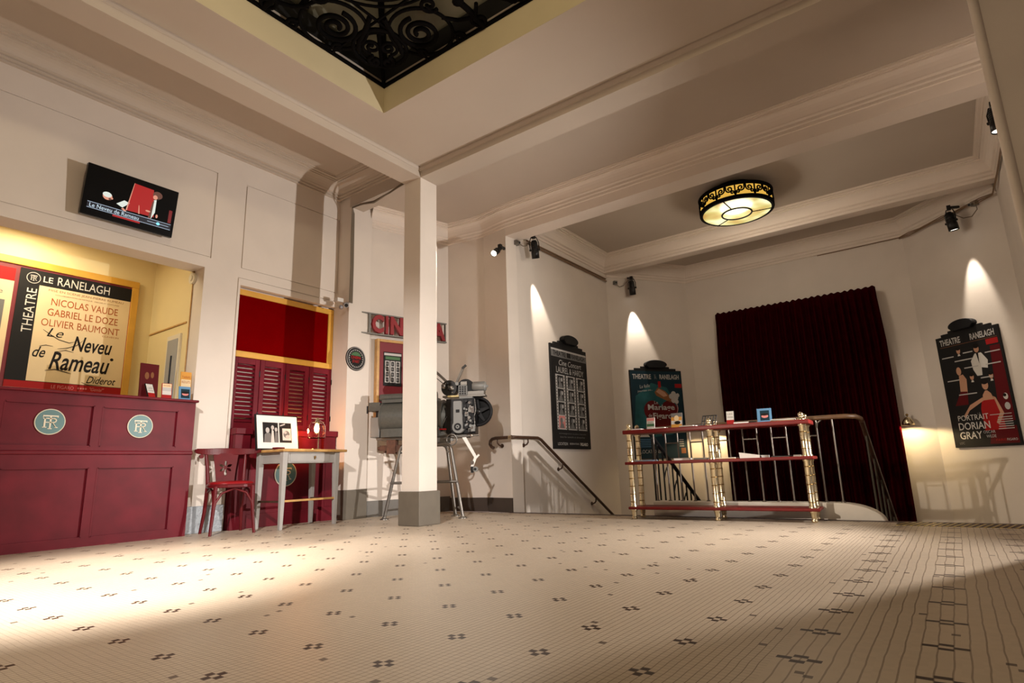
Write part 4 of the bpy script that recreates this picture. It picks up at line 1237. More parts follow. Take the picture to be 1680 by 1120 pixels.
bb = B(); bb.box((0.20, -0.07, 1.365), (0.715, 0.05, 1.388), 'steel'); bb.box((0.40, -0.07, 1.34), (0.56, 0.05, 1.366), 'hammer_l'); bb.cyl((0.27, -0.09, 1.375), (0.40, -0.09, 1.375), 0.012, 'paleyell', 12); bb.box((0.50, -0.06, 1.388), (0.70, 0.04, 1.432), 'steel'); bb.build('mounting_plate', t, bevel=0.003)
bb = B(); bb.bar((0.345, 0.0, 1.53), (0.452, -0.02, 1.738), 0.028, 0.02, 'steel', up=(0, 1, 0)); bb.bar((0.430, -0.022, 1.712), (0.480, -0.022, 1.752), 0.022, 0.03, 'blackm', up=(0, 1, 0)); bb.build('reel_arm', t)
bb = B(); bb.bar((0.255, 0.0, 1.545), (0.0, 0.0, 1.79), 0.030, 0.02, 'steel', up=(0, 1, 0)); bb.bar((0.21, -0.02, 1.53), (0.0, -0.02, 1.71), 0.010, 0.012, 'hammer_l', up=(0, 1, 0)); bb.build('reel_arm', t)
bb = B(); bb.tube([(0.325 + 0.062 * math.cos(2 * PI * i / 28), -0.14, 0.870 + 0.062 * math.sin(2 * PI * i / 28)) for i in range(28)], 0.009, 'steel', 8, closed=True)
bb.cyl((0.325, -0.11, 0.87), (0.325, -0.15, 0.87), 0.018, 'hammer_l', 16); bb.bar((0.265, -0.14, 0.87), (0.385, -0.14, 0.87), 0.012, 0.008, 'steel', up=(0, 1, 0)); bb.build('hand_wheel', t)
bb = B(); bb.prism([(0.10, 0.832), (0.30, 0.832), (0.30, 0.90), (0.235, 0.97), (0.19, 0.97)], -0.11, -0.085, 'hammer_l'); bb.cyl((0.235, -0.11, 0.88), (0.235, -0.118, 0.88), 0.012, 'steel', 12); bb.tube([(0.20, -0.1, 1.01), (0.24, -0.13, 1.10), (0.27, -0.12, 1.14), (0.24, -0.11, 1.06)], 0.006, 'steel', 8); bb.build('bracket', t)
bb = B(); bb.box((0.13, -0.145, 0.985), (0.26, -0.125, 1.0), 'print_red'); bb.build('red_lever', t, label='small red lever')
bb = B(); bb.tube([(0.36, -0.13, 0.895), (0.64, -0.13, 0.912)], 0.011, 'steel', 10); bb.ball((0.565, -0.135, 0.908), 0.02, 'chrome', 14); bb.build('drive_shaft', t)
bb = B(); bb.bar((0.465, -0.125, 0.90), (0.605, -0.12, 0.655), 0.042, 0.014, 'white', up=(0, 1, 0), w2=0.03); bb.bar((0.605, -0.12, 0.655), (0.64, -0.12, 0.69), 0.02, 0.012, 'white', up=(0, 1, 0)); la = bb.build('lower_arm', t, label='white flat lever hanging under the head')
bb = B(); bb.bar((0.60, -0.125, 0.66), (0.555, -0.125, 0.55), 0.03, 0.012, 'white', up=(0, 1, 0)); bb.cyl((0.565, -0.12, 0.605), (0.565, -0.15, 0.605), 0.022, 'chrome', 18); bb.cyl((0.60, -0.12, 0.53), (0.60, -0.15, 0.53), 0.030, 'hammer_l', 20); bb.cyl((0.60, -0.15, 0.53), (0.60, -0.156, 0.53), 0.014, 'black', 16)
bb.cyl((0.565, -0.12, 0.53), (0.565, -0.15, 0.53), 0.020, 'black', 18); bb.box((0.545, -0.14, 0.49), (0.575, -0.12, 0.56), 'blackm'); bb.build('roller', la)

# --- handrail round the wall corner and down the left stairs
t = thing('wall_handrail', 'brown wooden handrail with brass band on brackets down the left stair wall', 'handrail', (0, 0, 0))
X0 = -4.365
path = [(-4.665, 5.885, 0.785), (-4.700, 5.885, 0.800), (-4.722, 5.885, 0.835), (-4.715, 5.885, 0.872), (-4.685, 5.885, 0.897), (-4.63, 5.885, 0.905), (-4.40, 5.885, 0.905), (X0 - .01, 5.893, 0.905), (X0, 5.92, 0.905), (X0, 6.44, 0.908), (X0, 6.52, 0.885), (X0, 6.60, 0.838), (X0, 8.75, -0.40)]
bb = B(); bb.tube(path, 0.021, 'railwood', 14); bb.build('rail', t)
bb = B(); bb.cyl((-4.42, 5.885, 0.905), (-4.375, 5.885, 0.905), 0.0245, 'brass', 20); bb.build('brass_band', t, label='bright brass joint band')
def rail_bracket(p, n):
    p = Vector(p); n = Vector(n)
    bb = B(); bb.tube([p + Vector((0, 0, -0.015)), p + Vector((0, 0, -0.06)), p + Vector((0, 0, -0.085)) + n * 0.02, p + Vector((0, 0, -0.095)) + n * 0.05, p + Vector((0, 0, -0.095)) + n * 0.075], 0.010, 'railwood', 10)
    c = p + Vector((0, 0, -0.095)) + n * 0.075
    bb.cyl(c - n * 0.008, c, 0.026, 'railwood', 18)
    bb.build('bracket', t)
rail_bracket((-4.60, 5.885, 0.905), (0, 1.32, 0))
for (y_, z_) in ((6.22, 0.907), (7.03, 0.59), (7.92, 0.078)):
    rail_bracket((X0, y_, z_), (-1, 0, 0))

# --- theatre posters on black boards with a lamp hood
def poster_board(name, label, loc, rz, w, hood_w=0.42, tilt=0.0):
    o = thing(name, label, 'poster', loc, rz, None, tilt)
    hw = w / 2
    out = [(-hw, 0), (hw, 0), (hw, 1.50), (hw * 0.80, 1.50), (hw * 0.80, 1.535), (hw * 0.55, 1.535), (hw * 0.55, 1.565), (-hw * 0.55, 1.565), (-hw * 0.55, 1.535), (-hw * 0.80, 1.535), (-hw * 0.80, 1.50), (-hw, 1.50)]
    bb = B(); bb.prism(out, -0.028, 0.0, 'print_dark'); bb.build('board', o, bevel=0.003)
    bb = B()
    h2 = hood_w / 2
    shell = [(-h2, 1.585)] + [(h2 * math.cos(math.radians(a)), 1.60 + 0.075 * math.sin(math.radians(a))) for a in range(180, -1, -12)] + [(h2, 1.585), (h2 * 0.72, 1.535), (-h2 * 0.72, 1.535)]
    bb.prism(shell, -0.085, 0.0, 'black')
    bb.build('lamp_hood', o, bevel=0.01)
    return o
def header(bb, w, z, m, y=-0.0295, h=0.085):
    k = w / 1.02
    bb.fit('THEATRE', -0.455 * k, z, -0.095 * k, z + h, m, y, bold=0.025)
    bb.fit('RANELAGH', 0.07 * k, z, 0.455 * k, z + h, m, y, bold=0.025)

p = poster_board('film_poster', 'black poster with three film strips on the left stair wall above the handrail', (-4.438, 7.43, 0.775), LEFT, 1.03)
bb = B(); y = -0.0285
bb.rect(-0.50, 1.315, 0.50, 1.44, y, 'print_grey'); bb.rect(-0.50, 1.41, 0.50, 1.435, y - .0003, 'print_light')
for c in range(3):
    x_ = -0.41 + c * 0.29
    bb.rect(x_, 0.27, x_ + 0.255, 1.06, y, 'print_light')
    for r_ in range(4):
        z_ = 0.285 + r_ * 0.194
        bb.rect(x_ + 0.045, z_, x_ + 0.21, z_ + 0.178, y - .0005, 'print_dark' if (c, r_) != (0, 0) else 'print_pink')
        bb.disc(x_ + 0.11 + 0.012 * ((r_ + c) % 3), z_ + 0.11, 0.035, 0.045, y - .001, 'print_grey', 14)
        bb.poly([(x_ + 0.06, z_ + 0.005), (x_ + 0.19, z_ + 0.005), (x_ + 0.16, z_ + 0.07), (x_ + 0.09, z_ + 0.075)], y - .0009, 'print_grey')
        bb.disc(x_ + 0.165, z_ + 0.12, 0.02, 0.03, y - .0012, 'print_light', 12)
    for r_ in range(18):
        z_ = 0.28 + r_ * 0.043
        bb.rect(x_ + 0.012, z_, x_ + 0.03, z_ + 0.02, y - .0005, 'print_dark'); bb.rect(x_ + 0.225, z_, x_ + 0.243, z_ + 0.02, y - .0005, 'print_dark')
bb.build('print', p)
bb = B(); y = -0.0295
header(bb, 1.02, 1.335, 'print_dark', y, 0.075); bb.rect(-0.07, 1.335, 0.045, 1.41, y, 'print_dark')
bb.fit('Cine Concert', -0.30, 1.20, 0.34, 1.28, 'print_light', y, shear=0.2)
bb.fit('LAUREL & HARDY', -0.38, 1.085, 0.40, 1.175, 'print_light', y)
bb.fit('accompagnement au piano improvise', -0.38, 0.20, 0.38, 0.225, 'print_grey', y)
bb.fit('tous les samedis et dimanches', -0.36, 0.155, 0.34, 0.18, 'print_grey', y)
bb.fit('LOCATION', -0.42, 0.05, -0.16, 0.09, 'print_light', y); bb.fit('FIGARO', 0.2, 0.045, 0.42, 0.09, 'print_white', y, bold=0.02); bb.fit('RESERVATIONS', -0.1, 0.06, 0.16, 0.085, 'print_light', y)
bb.build('lettering', p)

cl = (-4.47 + 0.5893 * 0.845 + 0.006, 8.87 + 0.808 * 0.845 - 0.004, 0.615)
p = poster_board('opera_poster', 'teal poster with a dark red heart on the chamfered wall behind the brass shelf', cl, CHL, 1.02)
bb = B(); y = -0.0285
bb.rect(-0.495, 0.01, 0.495, 1.485, y, 'print_dteal')
bb.poly([(-0.48, 0.45), (-0.2, 0.35), (0.25, 0.4), (0.40, 0.85), (0.2, 1.2), (-0.1, 1.28), (-0.42, 1.05)], y - .0003, 'print_teal')
hp_ = []
for i in range(40):
    a = 2 * PI * i / 40
    hx = 16 * math.sin(a) ** 3; hz = 13 * math.cos(a) - 5 * math.cos(2 * a) - 2 * math.cos(3 * a) - math.cos(4 * a)
    hp_.append((0.05 + hx * 0.0205, 0.72 + hz * 0.0215))
bb.curve2d([hp_], 0.0004, 'print_dred', Matrix.Translation((0, y - .0008, 0)) @ Matrix.Rotation(PI / 2, 4, 'X'))
bb.poly([(-0.05, 1.12), (0.02, 1.20), (0.16, 1.14), (0.28, 1.02), (0.26, 0.94), (0.14, 0.99), (-0.02, 1.06)], y - .0010, 'print_brown')
bb.poly([(-0.02, 1.13), (0.04, 1.18), (0.15, 1.12), (0.20, 1.06), (0.12, 1.04)], y - .0013, 'print_skin')
for (dx, dz, r_) in ((0.27, 1.05, .045), (0.32, 1.09, .05), (0.36, 1.03, .05), (0.31, 0.98, .045), (0.37, 0.96, .04), (0.40, 1.07, .035)):
    bb.disc(dx, dz, r_, r_, y - .0012 - r_ * 0.003, 'print_light', 16)
bb.rect(0.03, 1.20, 0.085, 1.31, y - .0014, 'print_red'); bb.rect(0.36, 1.20, 0.495, 1.27, y - .0010, 'print_red')
bb.rect(-0.49, 0.36, -0.14, 0.46, y - .0006, 'print_light'); bb.rect(0.38, 0.08, 0.47, 0.17, y - .0006, 'print_brown')
bb.build('print', p)
bb = B(); y = -0.0305
header(bb, 1.02, 1.345, 'print_light', y)
bb.fit('T', -0.04, 1.35, 0.0, 1.425, 'print_grey', y); bb.fit('R', -0.03, 1.345, 0.02, 1.40, 'print_grey', y)
bb.fit('La folle', -0.33, 1.195, -0.13, 1.25, 'print_light', y, shear=0.2, rot=0.12); bb.fit('journee ou...', -0.38, 1.12, -0.08, 1.165, 'print_light', y, shear=0.2, rot=0.12)
bb.fit('Le', -0.07, 0.915, 0.0, 0.97, 'print_light', y); bb.fit('Mariage', -0.20, 0.785, 0.32, 0.91, 'print_light', y, bold=0.02); bb.fit('de', -0.20, 0.695, -0.13, 0.75, 'print_light', y); bb.fit('Figaro', -0.11, 0.635, 0.26, 0.765, 'print_light', y, bold=0.02)
bb.fit(')', 0.355, 0.77, 0.39, 0.93, 'print_pink', y)
bb.fit('BEAUMARCHAIS', -0.02, 0.54, 0.22, 0.56, 'print_red', y)
for i in range(5):
    bb.rect(-0.42, 0.315 - i * 0.03, -0.16 + 0.02 * (i % 2), 0.325 - i * 0.03, y, 'print_blue')
for i in range(4):
    bb.rect(0.35, 0.30 - i * 0.035, 0.44, 0.315 - i * 0.035, y, 'print_light')
bb.fit('LOCATIONS', -0.40, 0.09, -0.02, 0.15, 'print_light', y)
bb.build('lettering', p)

cr = (-0.14 + 0.719 * 0.715 - 0.004, 10.2 - 0.695 * 0.715 - 0.004, 0.62)
p = poster_board('play_poster', 'dark poster with figures in white and red on the right chamfered wall', cr, CHR, 0.90, 0.36)
bb = B(); y = -0.0285
bb.rect(-0.435, 0.02, 0.435, 1.36, y, 'print_dark')
bb.poly([(0.24, 0.3), (0.43, 0.3), (0.43, 1.25), (0.30, 1.25)], y - .0002, 'print_dred')
bb.poly([(0.05, 0.03), (0.43, 0.03), (0.43, 0.24), (0.12, 0.26)], y - .0004, 'print_dred')
# seated woman in red
bb.poly([(0.02, 0.20), (0.30, 0.20), (0.27, 0.50), (0.22, 0.60), (0.06, 0.60), (0.02, 0.48)], y - .0008, 'print_red'); bb.poly([(0.07, 0.58), (0.22, 0.58), (0.19, 0.66), (0.15, 0.70), (0.12, 0.70), (0.08, 0.65)], y - .0010, 'print_skin')
bb.disc(0.135, 0.77, 0.042, 0.06, y - .0012, 'print_skin'); bb.disc(0.135, 0.815, 0.05, 0.035, y - .0014, 'print_ink')
bb.poly([(0.07, 0.62), (0.09, 0.585), (-0.14, 0.47), (-0.22, 0.37), (-0.235, 0.41), (-0.12, 0.54)], y - .0011, 'print_skin'); bb.poly([(0.21, 0.62), (0.24, 0.60), (0.31, 0.40), (0.22, 0.26), (0.19, 0.29), (0.26, 0.41)], y - .0011, 'print_skin')
# woman in profile at left
bb.disc(-0.19, 1.0, 0.035, 0.055, y - .0010, 'print_skin'); bb.poly([(-0.22, 0.72), (-0.12, 0.70), (-0.10, 0.88), (-0.14, 0.95), (-0.2, 0.94)], y - .0008, 'print_skin'); bb.poly([(-0.33, 0.55), (-0.14, 0.55), (-0.12, 0.72), (-0.22, 0.73)], y - .0009, 'print_dred')
# figure in white at the top
bb.poly([(0.06, 0.90), (0.13, 0.90), (0.14, 1.0), (0.22, 0.98), (0.24, 1.08), (0.17, 1.19), (0.08, 1.19), (0.01, 1.10), (0.02, 0.99)], y - .0010, 'print_white'); bb.poly([(0.10, 1.19), (0.13, 1.19), (0.12, 1.05)], y - .0012, 'print_dark'); bb.disc(0.115, 1.25, 0.035, 0.05, y - .0010, 'print_skin'); bb.disc(0.115, 1.285, 0.04, 0.03, y - .0012, 'print_ink')
for (dx, dz) in ((-0.02, 0.90), (0.24, 0.88), (-0.14, 1.27)):
    bb.disc(dx, dz, 0.028, 0.042, y - .0010, 'print_skin'); bb.disc(dx, dz + 0.03, 0.032, 0.024, y - .0012, 'print_ink'); bb.poly([(dx - 0.02, dz - 0.07), (dx + 0.02, dz - 0.07), (dx + 0.012, dz - 0.045), (dx - 0.012, dz - 0.045)], y - .0009, 'print_white')
bb.disc(0.37, 0.60, 0.03, 0.04, y - .0010, 'print_white'); bb.disc(0.37, 0.48, 0.035, 0.045, y - .0010, 'print_light'); bb.disc(0.36, 0.615, 0.022, 0.02, y - .0012, 'print_ink')
bb.rect(0.26, 1.27, 0.42, 1.34, y - .0009, 'print_red')
bb.build('print', p)
bb = B(); y = -0.0305
header(bb, 0.88, 1.375, 'print_light', y); bb.rect(-0.40, 1.352, 0.42, 1.356, y, 'print_brown')
bb.fit('LE', -0.04, 0.405, 0.0, 0.435, 'print_grey', y); bb.fit('PORTRAIT', -0.33, 0.345, 0.10, 0.415, 'print_white', y); bb.fit('DORIAN', -0.34, 0.225, 0.10, 0.32, 'print_white', y, bold=0.01); bb.fit('GRAY', -0.345, 0.105, -0.03, 0.20, 'print_white', y, bold=0.01); bb.fit('OSCAR', -0.01, 0.165, 0.15, 0.20, 'print_light', y); bb.fit('WILDE', 0.02, 0.11, 0.15, 0.145, 'print_light', y)
for i, (a, z_, c_) in enumerate(((-0.40, 1.20, .18), (-0.22, 1.13, .26), (-0.10, 1.02, .2), (-0.38, 0.88, .18), (0.10, 0.86, .16), (-0.25, 0.68, .26), (0.22, 1.17, .2), (0.2, 1.02, .2), (-0.08, 1.22, .14))):
    bb.rect(a, z_, a + c_, z_ + 0.014, y, 'print_light')
for i in range(6):
    bb.rect(0.22 - 0.01 * (i % 3), 0.345 - i * 0.028, 0.40, 0.355 - i * 0.028, y, 'print_light')
bb.rect(0.12, 0.385, 0.40, 0.393, y, 'print_light')
bb.fit('PARIS', 0.14, 0.062, 0.27, 0.09, 'print_red', y); bb.fit('FIGARO', 0.28, 0.062, 0.41, 0.09, 'print_light', y); bb.fit('LOC', -0.37, 0.04, -0.30, 0.07, 'print_grey', y)
bb.build('lettering', p)

# --- wall and pier spotlights
def spotlight(name, label, hook, head, aim, r, ln, power, cone, soft=0.02, lens='lens_dim', blend=0.25, clamp=None, group=None):
    hook = Vector(hook); head = Vector(head); aim = Vector(aim)
    d = (aim - head).normalized()
    o = thing(name, label, 'spotlight', hook, 0, group)
    L_ = lambda p_: Vector(p_) - hook
    bb = B()
    back = head - d * ln * 0.5; frt = head + d * ln * 0.5
    T = Matrix.Translation(L_(back)) @ d.to_track_quat('Z', 'Y').to_matrix().to_4x4()
    bb.lathe([(0.0, -0.02), (r * 0.55, -0.015), (r * 0.8, 0.01), (r * 0.85, ln * 0.3), (r * 0.9, ln * 0.55), (r, ln * 0.60), (r, ln), (r * 0.92, ln), (r * 0.9, ln - 0.015)], 'blackm', 28, T)
    for k in range(5):
        z_ = ln * (0.08 + 0.09 * k)
        bb.lathe([(r * 0.84, z_), (r * 0.98, z_ + 0.003), (r * 0.98, z_ + 0.007), (r * 0.84, z_ + 0.010)], 'blackm', 24, T)
    bb.build('housing', o)
    bb = B(); bb.lathe([(r * 0.88, ln - 0.012), (0.0, ln - 0.006)], lens, 28, T); bb.build('lens', o)
    s = d.cross(Vector((0, 0, 1)))
    s = s.normalized() if s.length > 0.05 else Vector((1, 0, 0))
    bb = B()
    top = hook + Vector((0, 0, -0.02))
    bb.tube([L_(head + s * r * 1.15), L_(head + s * r * 1.2 + (top - head) * 0.55), L_(top + s * r * 0.7), L_(top - s * r * 0.7), L_(head - s * r * 1.2 + (top - head) * 0.55), L_(head - s * r * 1.15)], 0.007, 'blackm', 8)
    bb.cyl(L_(head + s * r * 0.8), L_(head + s * r * 1.4), 0.016, 'blackm', 12); bb.cyl(L_(head - s * r * 0.8), L_(head - s * r * 1.4), 0.016, 'blackm', 12)
    bb.build('yoke', o)
    bb = B(); bb.box((-0.022, -0.022, -0.035), (0.022, 0.022, 0.03), 'blackm')
    if clamp is not None:
        bb.bar((0, 0, 0.0), L_(clamp), 0.03, 0.03, 'blackm')
    bb.build('clamp', o)
    li = light('spotlight_beam', 'SPOT', L_(frt + d * 0.01), power, (1.0, 0.88, 0.74), soft, L_(frt + d), cone, blend)
    li.parent = o
    return o
spotlight('spotlight', 'small black spotlight with bright lens on the pier beside the black film poster', (-4.46, 5.86, 3.43), (-4.475, 5.78, 3.335), (-3.60, 1.50, 0.3), 0.044, 0.15, 600, 50, 0.04, 'lens', 0.9, (-4.46, 5.965, 3.43))
spotlight('spotlight', 'black spotlight under the beam shining down onto the film poster wall', (-4.28, 6.40, 3.70), (-4.275, 6.42, 3.50), (-4.43, 6.80, 2.40), 0.055, 0.24, 170, 34, 0.012, 'lens_dim', 0.6, (-4.33, 6.40, 3.80))
n1 = Vector((0.81, -0.587, 0))
w1 = Vector((-4.47 + 0.5893 * 0.44, 8.87 + 0.808 * 0.44, 0))
spotlight('spotlight', 'black spotlight shining down above the teal heart poster', tuple(w1 + n1 * 0.17 + Vector((0, 0, 3.72))), tuple(w1 + n1 * 0.17 + Vector((0, 0, 3.54))), tuple(w1 + n1 * 0.01 + Vector((0.09, 0.12, 2.45))), 0.055, 0.24, 170, 38, 0.012, 'lens_dim', 0.6, tuple(w1 + n1 * 0.04 + Vector((0, 0, 3.76))))
n2 = Vector((-0.695, -0.719, 0))
w2 = Vector((-0.14 + 0.719 * 0.99, 10.2 - 0.695 * 0.99, 0))
spotlight('spotlight', 'black spotlight shining down above the dark play poster', tuple(w2 + n2 * 0.20 + Vector((0, 0, 3.76))), tuple(w2 + n2 * 0.20 + Vector((0, 0, 3.56))), tuple(w2 + n2 * 0.02 + Vector((0, 0, 2.45))), 0.06, 0.24, 150, 32, 0.012, 'lens_dim', 0.7, tuple(w2 + n2 * 0.04 + Vector((0, 0, 3.78))))
spotlight('spotlight', 'black spotlight half hidden by the right pier at the end of the beam', (0.82, 7.03, 3.90), (0.82, 7.0, 3.72), (0.75, 6.9, 2.0), 0.055, 0.26, 60, 40, 0.02, 'lens_dim', 0.4, (0.922, 7.03, 3.93))
# small steel cable clamps beside the spotlights
def clampbox(label, loc, rz, loops):
    o = thing('cable_clamp', label, 'clamp', loc, rz)
    bb = B(); bb.box((-0.05, -0.06, -0.035), (0.02, 0.0, 0.03), 'steel'); bb.cyl((-0.03, -0.06, -0.01), (-0.03, -0.10, -0.02), 0.022, 'steel', 16); bb.cyl((-0.03, -0.10, -0.02), (-0.03, -0.105, -0.021), 0.014, 'black', 14); bb.build('body', o, bevel=0.004)
    bb = B(); bb.tube(loops, 0.006, 'cable', 8); bb.build('cable', o)
    return o
clampbox('grey cable clamp with dark socket left of the film poster spotlight', (-4.435, 6.17, 3.56), LEFT, [(-0.02, -0.05, 0.0), (0.06, -0.09, -0.04), (0.13, -0.1, -0.02), (0.18, -0.1, 0.03), (0.2, -0.13, 0.09)])
clampbox('grey cable clamp left of the spotlight over the teal poster', (-4.355 + 0.01, 9.03, 3.66), CHL, [(0.0, -0.04, -0.03), (0.05, -0.06, -0.08), (0.12, -0.08, -0.06), (0.20, -0.12, 0.04)])
clampbox('grey cable clamp and hanging loop right of the spotlight over the play poster', (0.735, 9.345, 3.73), CHR, [(0.0, -0.03, -0.02), (0.02, -0.05, -0.10), (-0.05, -0.07, -0.17), (-0.15, -0.09, -0.15), (-0.24, -0.12, -0.06)])
t = thing('conduit', 'brown conduit pipes along the left stair wall under the cornice', 'conduit', (-4.425, 6.45, 3.70))
for k in range(2):
    bb = B(); bb.tube([(0.012 * k, 0, -0.012 - 0.045 * k), (0.012 * k, 2.38, 0.012 - 0.045 * k)], 0.013, 'pipe', 10); bb.build('pipe', t)
t = thing('wall_cables', 'dark cables clipped under the cornice from curtain wall to right pier', 'cable', (0, 0, 0))
a0 = Vector((-0.16, 10.17, 3.745)); a1 = Vector((0.90, 9.15, 3.745))
for k in range(3):
    bb = B(); pts = [Vector((-1.3, 10.18, 3.745 - 0.012 * k))] if k == 0 else []
    for i in range(9):
        q = a0.lerp(a1, i / 8) + Vector((-0.02, -0.02, -0.015 * k + 0.012 * math.sin(i * 2.1 + k)))
        pts.append(q)
    pts += [Vector((0.905, 8.6, 3.78 - 0.015 * k)), Vector((0.905, 7.0, 3.76 - 0.015 * k))]
    bb.tube(pts, 0.007, 'pipe', 8); bb.build('cable', t)

# --- curtain
t = thing('curtain', 'tall dark burgundy pleated curtain hanging on the back wall', 'curtain', (-1.775, 9.98, 0))
bb = B(); NX = 260; zs_ = [-1.75, -0.8, 0.2, 1.2, 2.2, 2.86, 2.95, 3.02]
vs = []; fs = []
xl0, xr0 = -1.185, 1.20
for iz, z in enumerate(zs_):
    for i in range(NX + 1):
        u = i / NX
        x = xl0 + (xr0 - xl0) * u - (0.03 if z < 2.5 else 0.0) * (1 - 2 * u)
        ph = u * 2 * PI * 26
        amp = 0.045 if z < 2.9 else 0.02
        wob = 0.4 * math.sin(u * 37 + z * 0.4) + 0.3 * math.sin(u * 91)
        y_ = amp * math.sin(ph + wob) + 0.012 * math.sin(u * 60 + z)
        zz = z + (0.022 * abs(math.sin(ph / 2)) if iz == len(zs_) - 1 else 0)
        vs.append((x, y_, zz))
for iz in range(len(zs_) - 1):
    for i in range(NX):
        a = iz * (NX + 1) + i
        fs.append((a, a + 1, a + NX + 2, a + NX + 1))
bb.add(vs, fs, 'curtain', True); cu_ = bb.build('drape', t)
so = cu_.modifiers.new('thick', 'SOLIDIFY'); so.thickness = 0.006
bb = B(); bb.tube([(-1.17, 0.075, 2.90), (1.19, 0.075, 2.90)], 0.014, 'black', 12)
for x_ in (-1.1, 1.15):
    bb.bar((x_, 0.075, 2.90), (x_, 0.215, 2.90), 0.02, 0.02, 'black')
bb.build('curtain_rod', t)

# --- brass wall lamps either side of the curtain
def sconce(label, x, z, power):
    o = thing('wall_lamp', label, 'lamp', (x, 10.2, z), 0, None)
    bb = B(); bb.lathe([(0.05, 0), (0.05, 0.01), (0.03, 0.02), (0.012, 0.03)], 'brass_d', 24, TY); bb.build('wall_plate', o)
    bb = B(); bb.tube([(0, -0.02, 0), (0, -0.10, 0.035), (0, -0.20, 0.055), (0, -0.25, 0.038)], 0.009, 'brass_d', 10); bb.ball((0, -0.22, 0.08), 0.018, 'brass_d', 12); bb.build('arm', o)
    bb = B(); T = Matrix.Translation((0, -0.25, -0.02)); bb.lathe([(0.012, 0.07), (0.03, 0.062), (0.05, 0.04), (0.072, 0.0), (0.078, -0.045), (0.074, -0.045), (0.068, 0.0), (0.047, 0.036), (0.0, 0.05)], 'brass', 32, T); bb.build('shade', o)
    bb = B(); bb.ball((0, -0.25, -0.03), 0.024, 'bulb', 14); bb.build('bulb', o)
    li = light('wall_lamp_light', 'SPOT', (0, -0.25, -0.05), power, (1.0, 0.74, 0.38), 0.03, (0, -0.20, -1), 168, 0.3)
    li.parent = o
sconce('small brass wall lamp lit on the wall right of the curtain', -0.455, 1.02, 30)
sconce('small brass wall lamp lit on the wall left of the curtain', -3.19, 1.06, 30)

# --- brass and red shelf stand
SH = math.radians(3.84)
t = thing('display_shelf', 'red three tier shelf on turned brass posts before the stair balustrade', 'shelf', (-2.66, 5.53, 0), SH)
for name, z0, z1, dx in (('shelf_board', 0.828, 0.868, 0.032), ('shelf_board', 0.524, 0.553, 0.028), ('shelf_board', 0.092, 0.118, 0.022)):
    bb = B(); bb.box((-dx + 0.005, -0.028, z0), (1.665 + dx, 0.288, z1), 'shelfred'); bb.build(name, t, bevel=0.008)
rings = []
def post_prof():
    p_ = []
    rings.clear()
    def ring(z, r=0.029):
        rings.append((z, r))
    # foot
    p_.extend([(0.016, 0.0), (0.026, 0.004), (0.028, 0.018), (0.018, 0.028), (0.022, 0.036), (0.026, 0.06), (0.028, 0.078), (0.033, 0.082), (0.033, 0.092)])
    p_.extend([(0.033, 0.118), (0.033, 0.128), (0.027, 0.138)])
    for i in range(5):
        ring(0.165 + i * 0.075)
    p_.extend([(0.027, 0.505), (0.033, 0.514), (0.033, 0.524), (0.033, 0.553), (0.033, 0.563), (0.027, 0.572)])
    for i in range(3):
        ring(0.618 + i * 0.072)
    p_.extend([(0.027, 0.81), (0.034, 0.818), (0.034, 0.828), (0.032, 0.868), (0.032, 0.876), (0.020, 0.884), (0.014, 0.890), (0.020, 0.900), (0.024, 0.912), (0.020, 0.924), (0.008, 0.932), (0.0, 0.934)])
    return p_
for x_ in (0.028, 0.835, 1.632):
    for y_ in (0.012, 0.250):
        bb = B(); T = Matrix.Translation((x_, y_, 0)); bb.lathe(post_prof(), 'brass', 22, T)
        for k in range(4):
            a = 2 * PI * k / 4 + 0.3
            for z0, z1 in ((0.138, 0.505), (0.572, 0.81)):
                bb.cyl((x_ + 0.0165 * math.cos(a), y_ + 0.0165 * math.sin(a), z0), (x_ + 0.0165 * math.cos(a), y_ + 0.0165 * math.sin(a), z1), 0.0105, 'brass', 12)
        for z_, r_ in rings:
            bb.lathe([(0.018, z_ - 0.005), (r_, z_ - 0.004), (r_, z_ + 0.004), (0.018, z_ + 0.005)], 'brass_d', 20, T)
        bb.build('post', t)
# leaflets on the shelf: positions along the shelf, turned to world coordinates
def on_shelf(x, y, z):
    return (-2.66 + x * math.cos(SH) - y * math.sin(SH), 5.53 + x * math.sin(SH) + y * math.cos(SH), z)
ZT, ZM = 0.868, 0.553
def sstand(label, x, w, h, cols, text, lean=0.2, cat='leaflet'):
    q = on_shelf(x, 0.15, ZT)
    return leaflet_stand(label, q[0], q[1], q[2], SH, w, h, cols, text, lean, 'leaflets standing on the brass shelf', cat)
sstand('small white leaflet with pink head standing near the shelf left end', 0.215, 0.085, 0.125, ['print_white', 'print_pink', 'print_white', 'print_green', 'print_white'], [('DUO', -0.3, 0.55, 0.3, 0.68, 'print_green')])
o = sstand('grey and orange leaflet standing before the heart poster', 0.485, 0.115, 0.155, ['print_grey', 'print_grey', 'print_orange', 'print_white', 'print_orange'], None)
lb = B(); lb.disc(0.0, 0.10, 0.025, 0.03, -0.0075, 'print_cream'); lb.disc(0.01, 0.055, 0.03, 0.018, -0.0075, 'print_ink'); lb.v = [Matrix.Rotation(-0.2, 4, 'X') @ v for v in lb.v]; lb.build('picture', o)
sstand('white leaflet with red foot standing right of the shelf middle post', 1.005, 0.075, 0.135, ['black', 'print_white', 'print_white', 'print_red'], [('LES', -0.3, 0.72, 0.3, 0.82, 'print_grey'), ('rires', -0.3, 0.5, 0.35, 0.62, 'print_grey')])
o = sstand('square blue leaflet with pink mouth standing near the shelf right end', 1.31, 0.125, 0.135, ['print_blue', 'print_blue'], None)
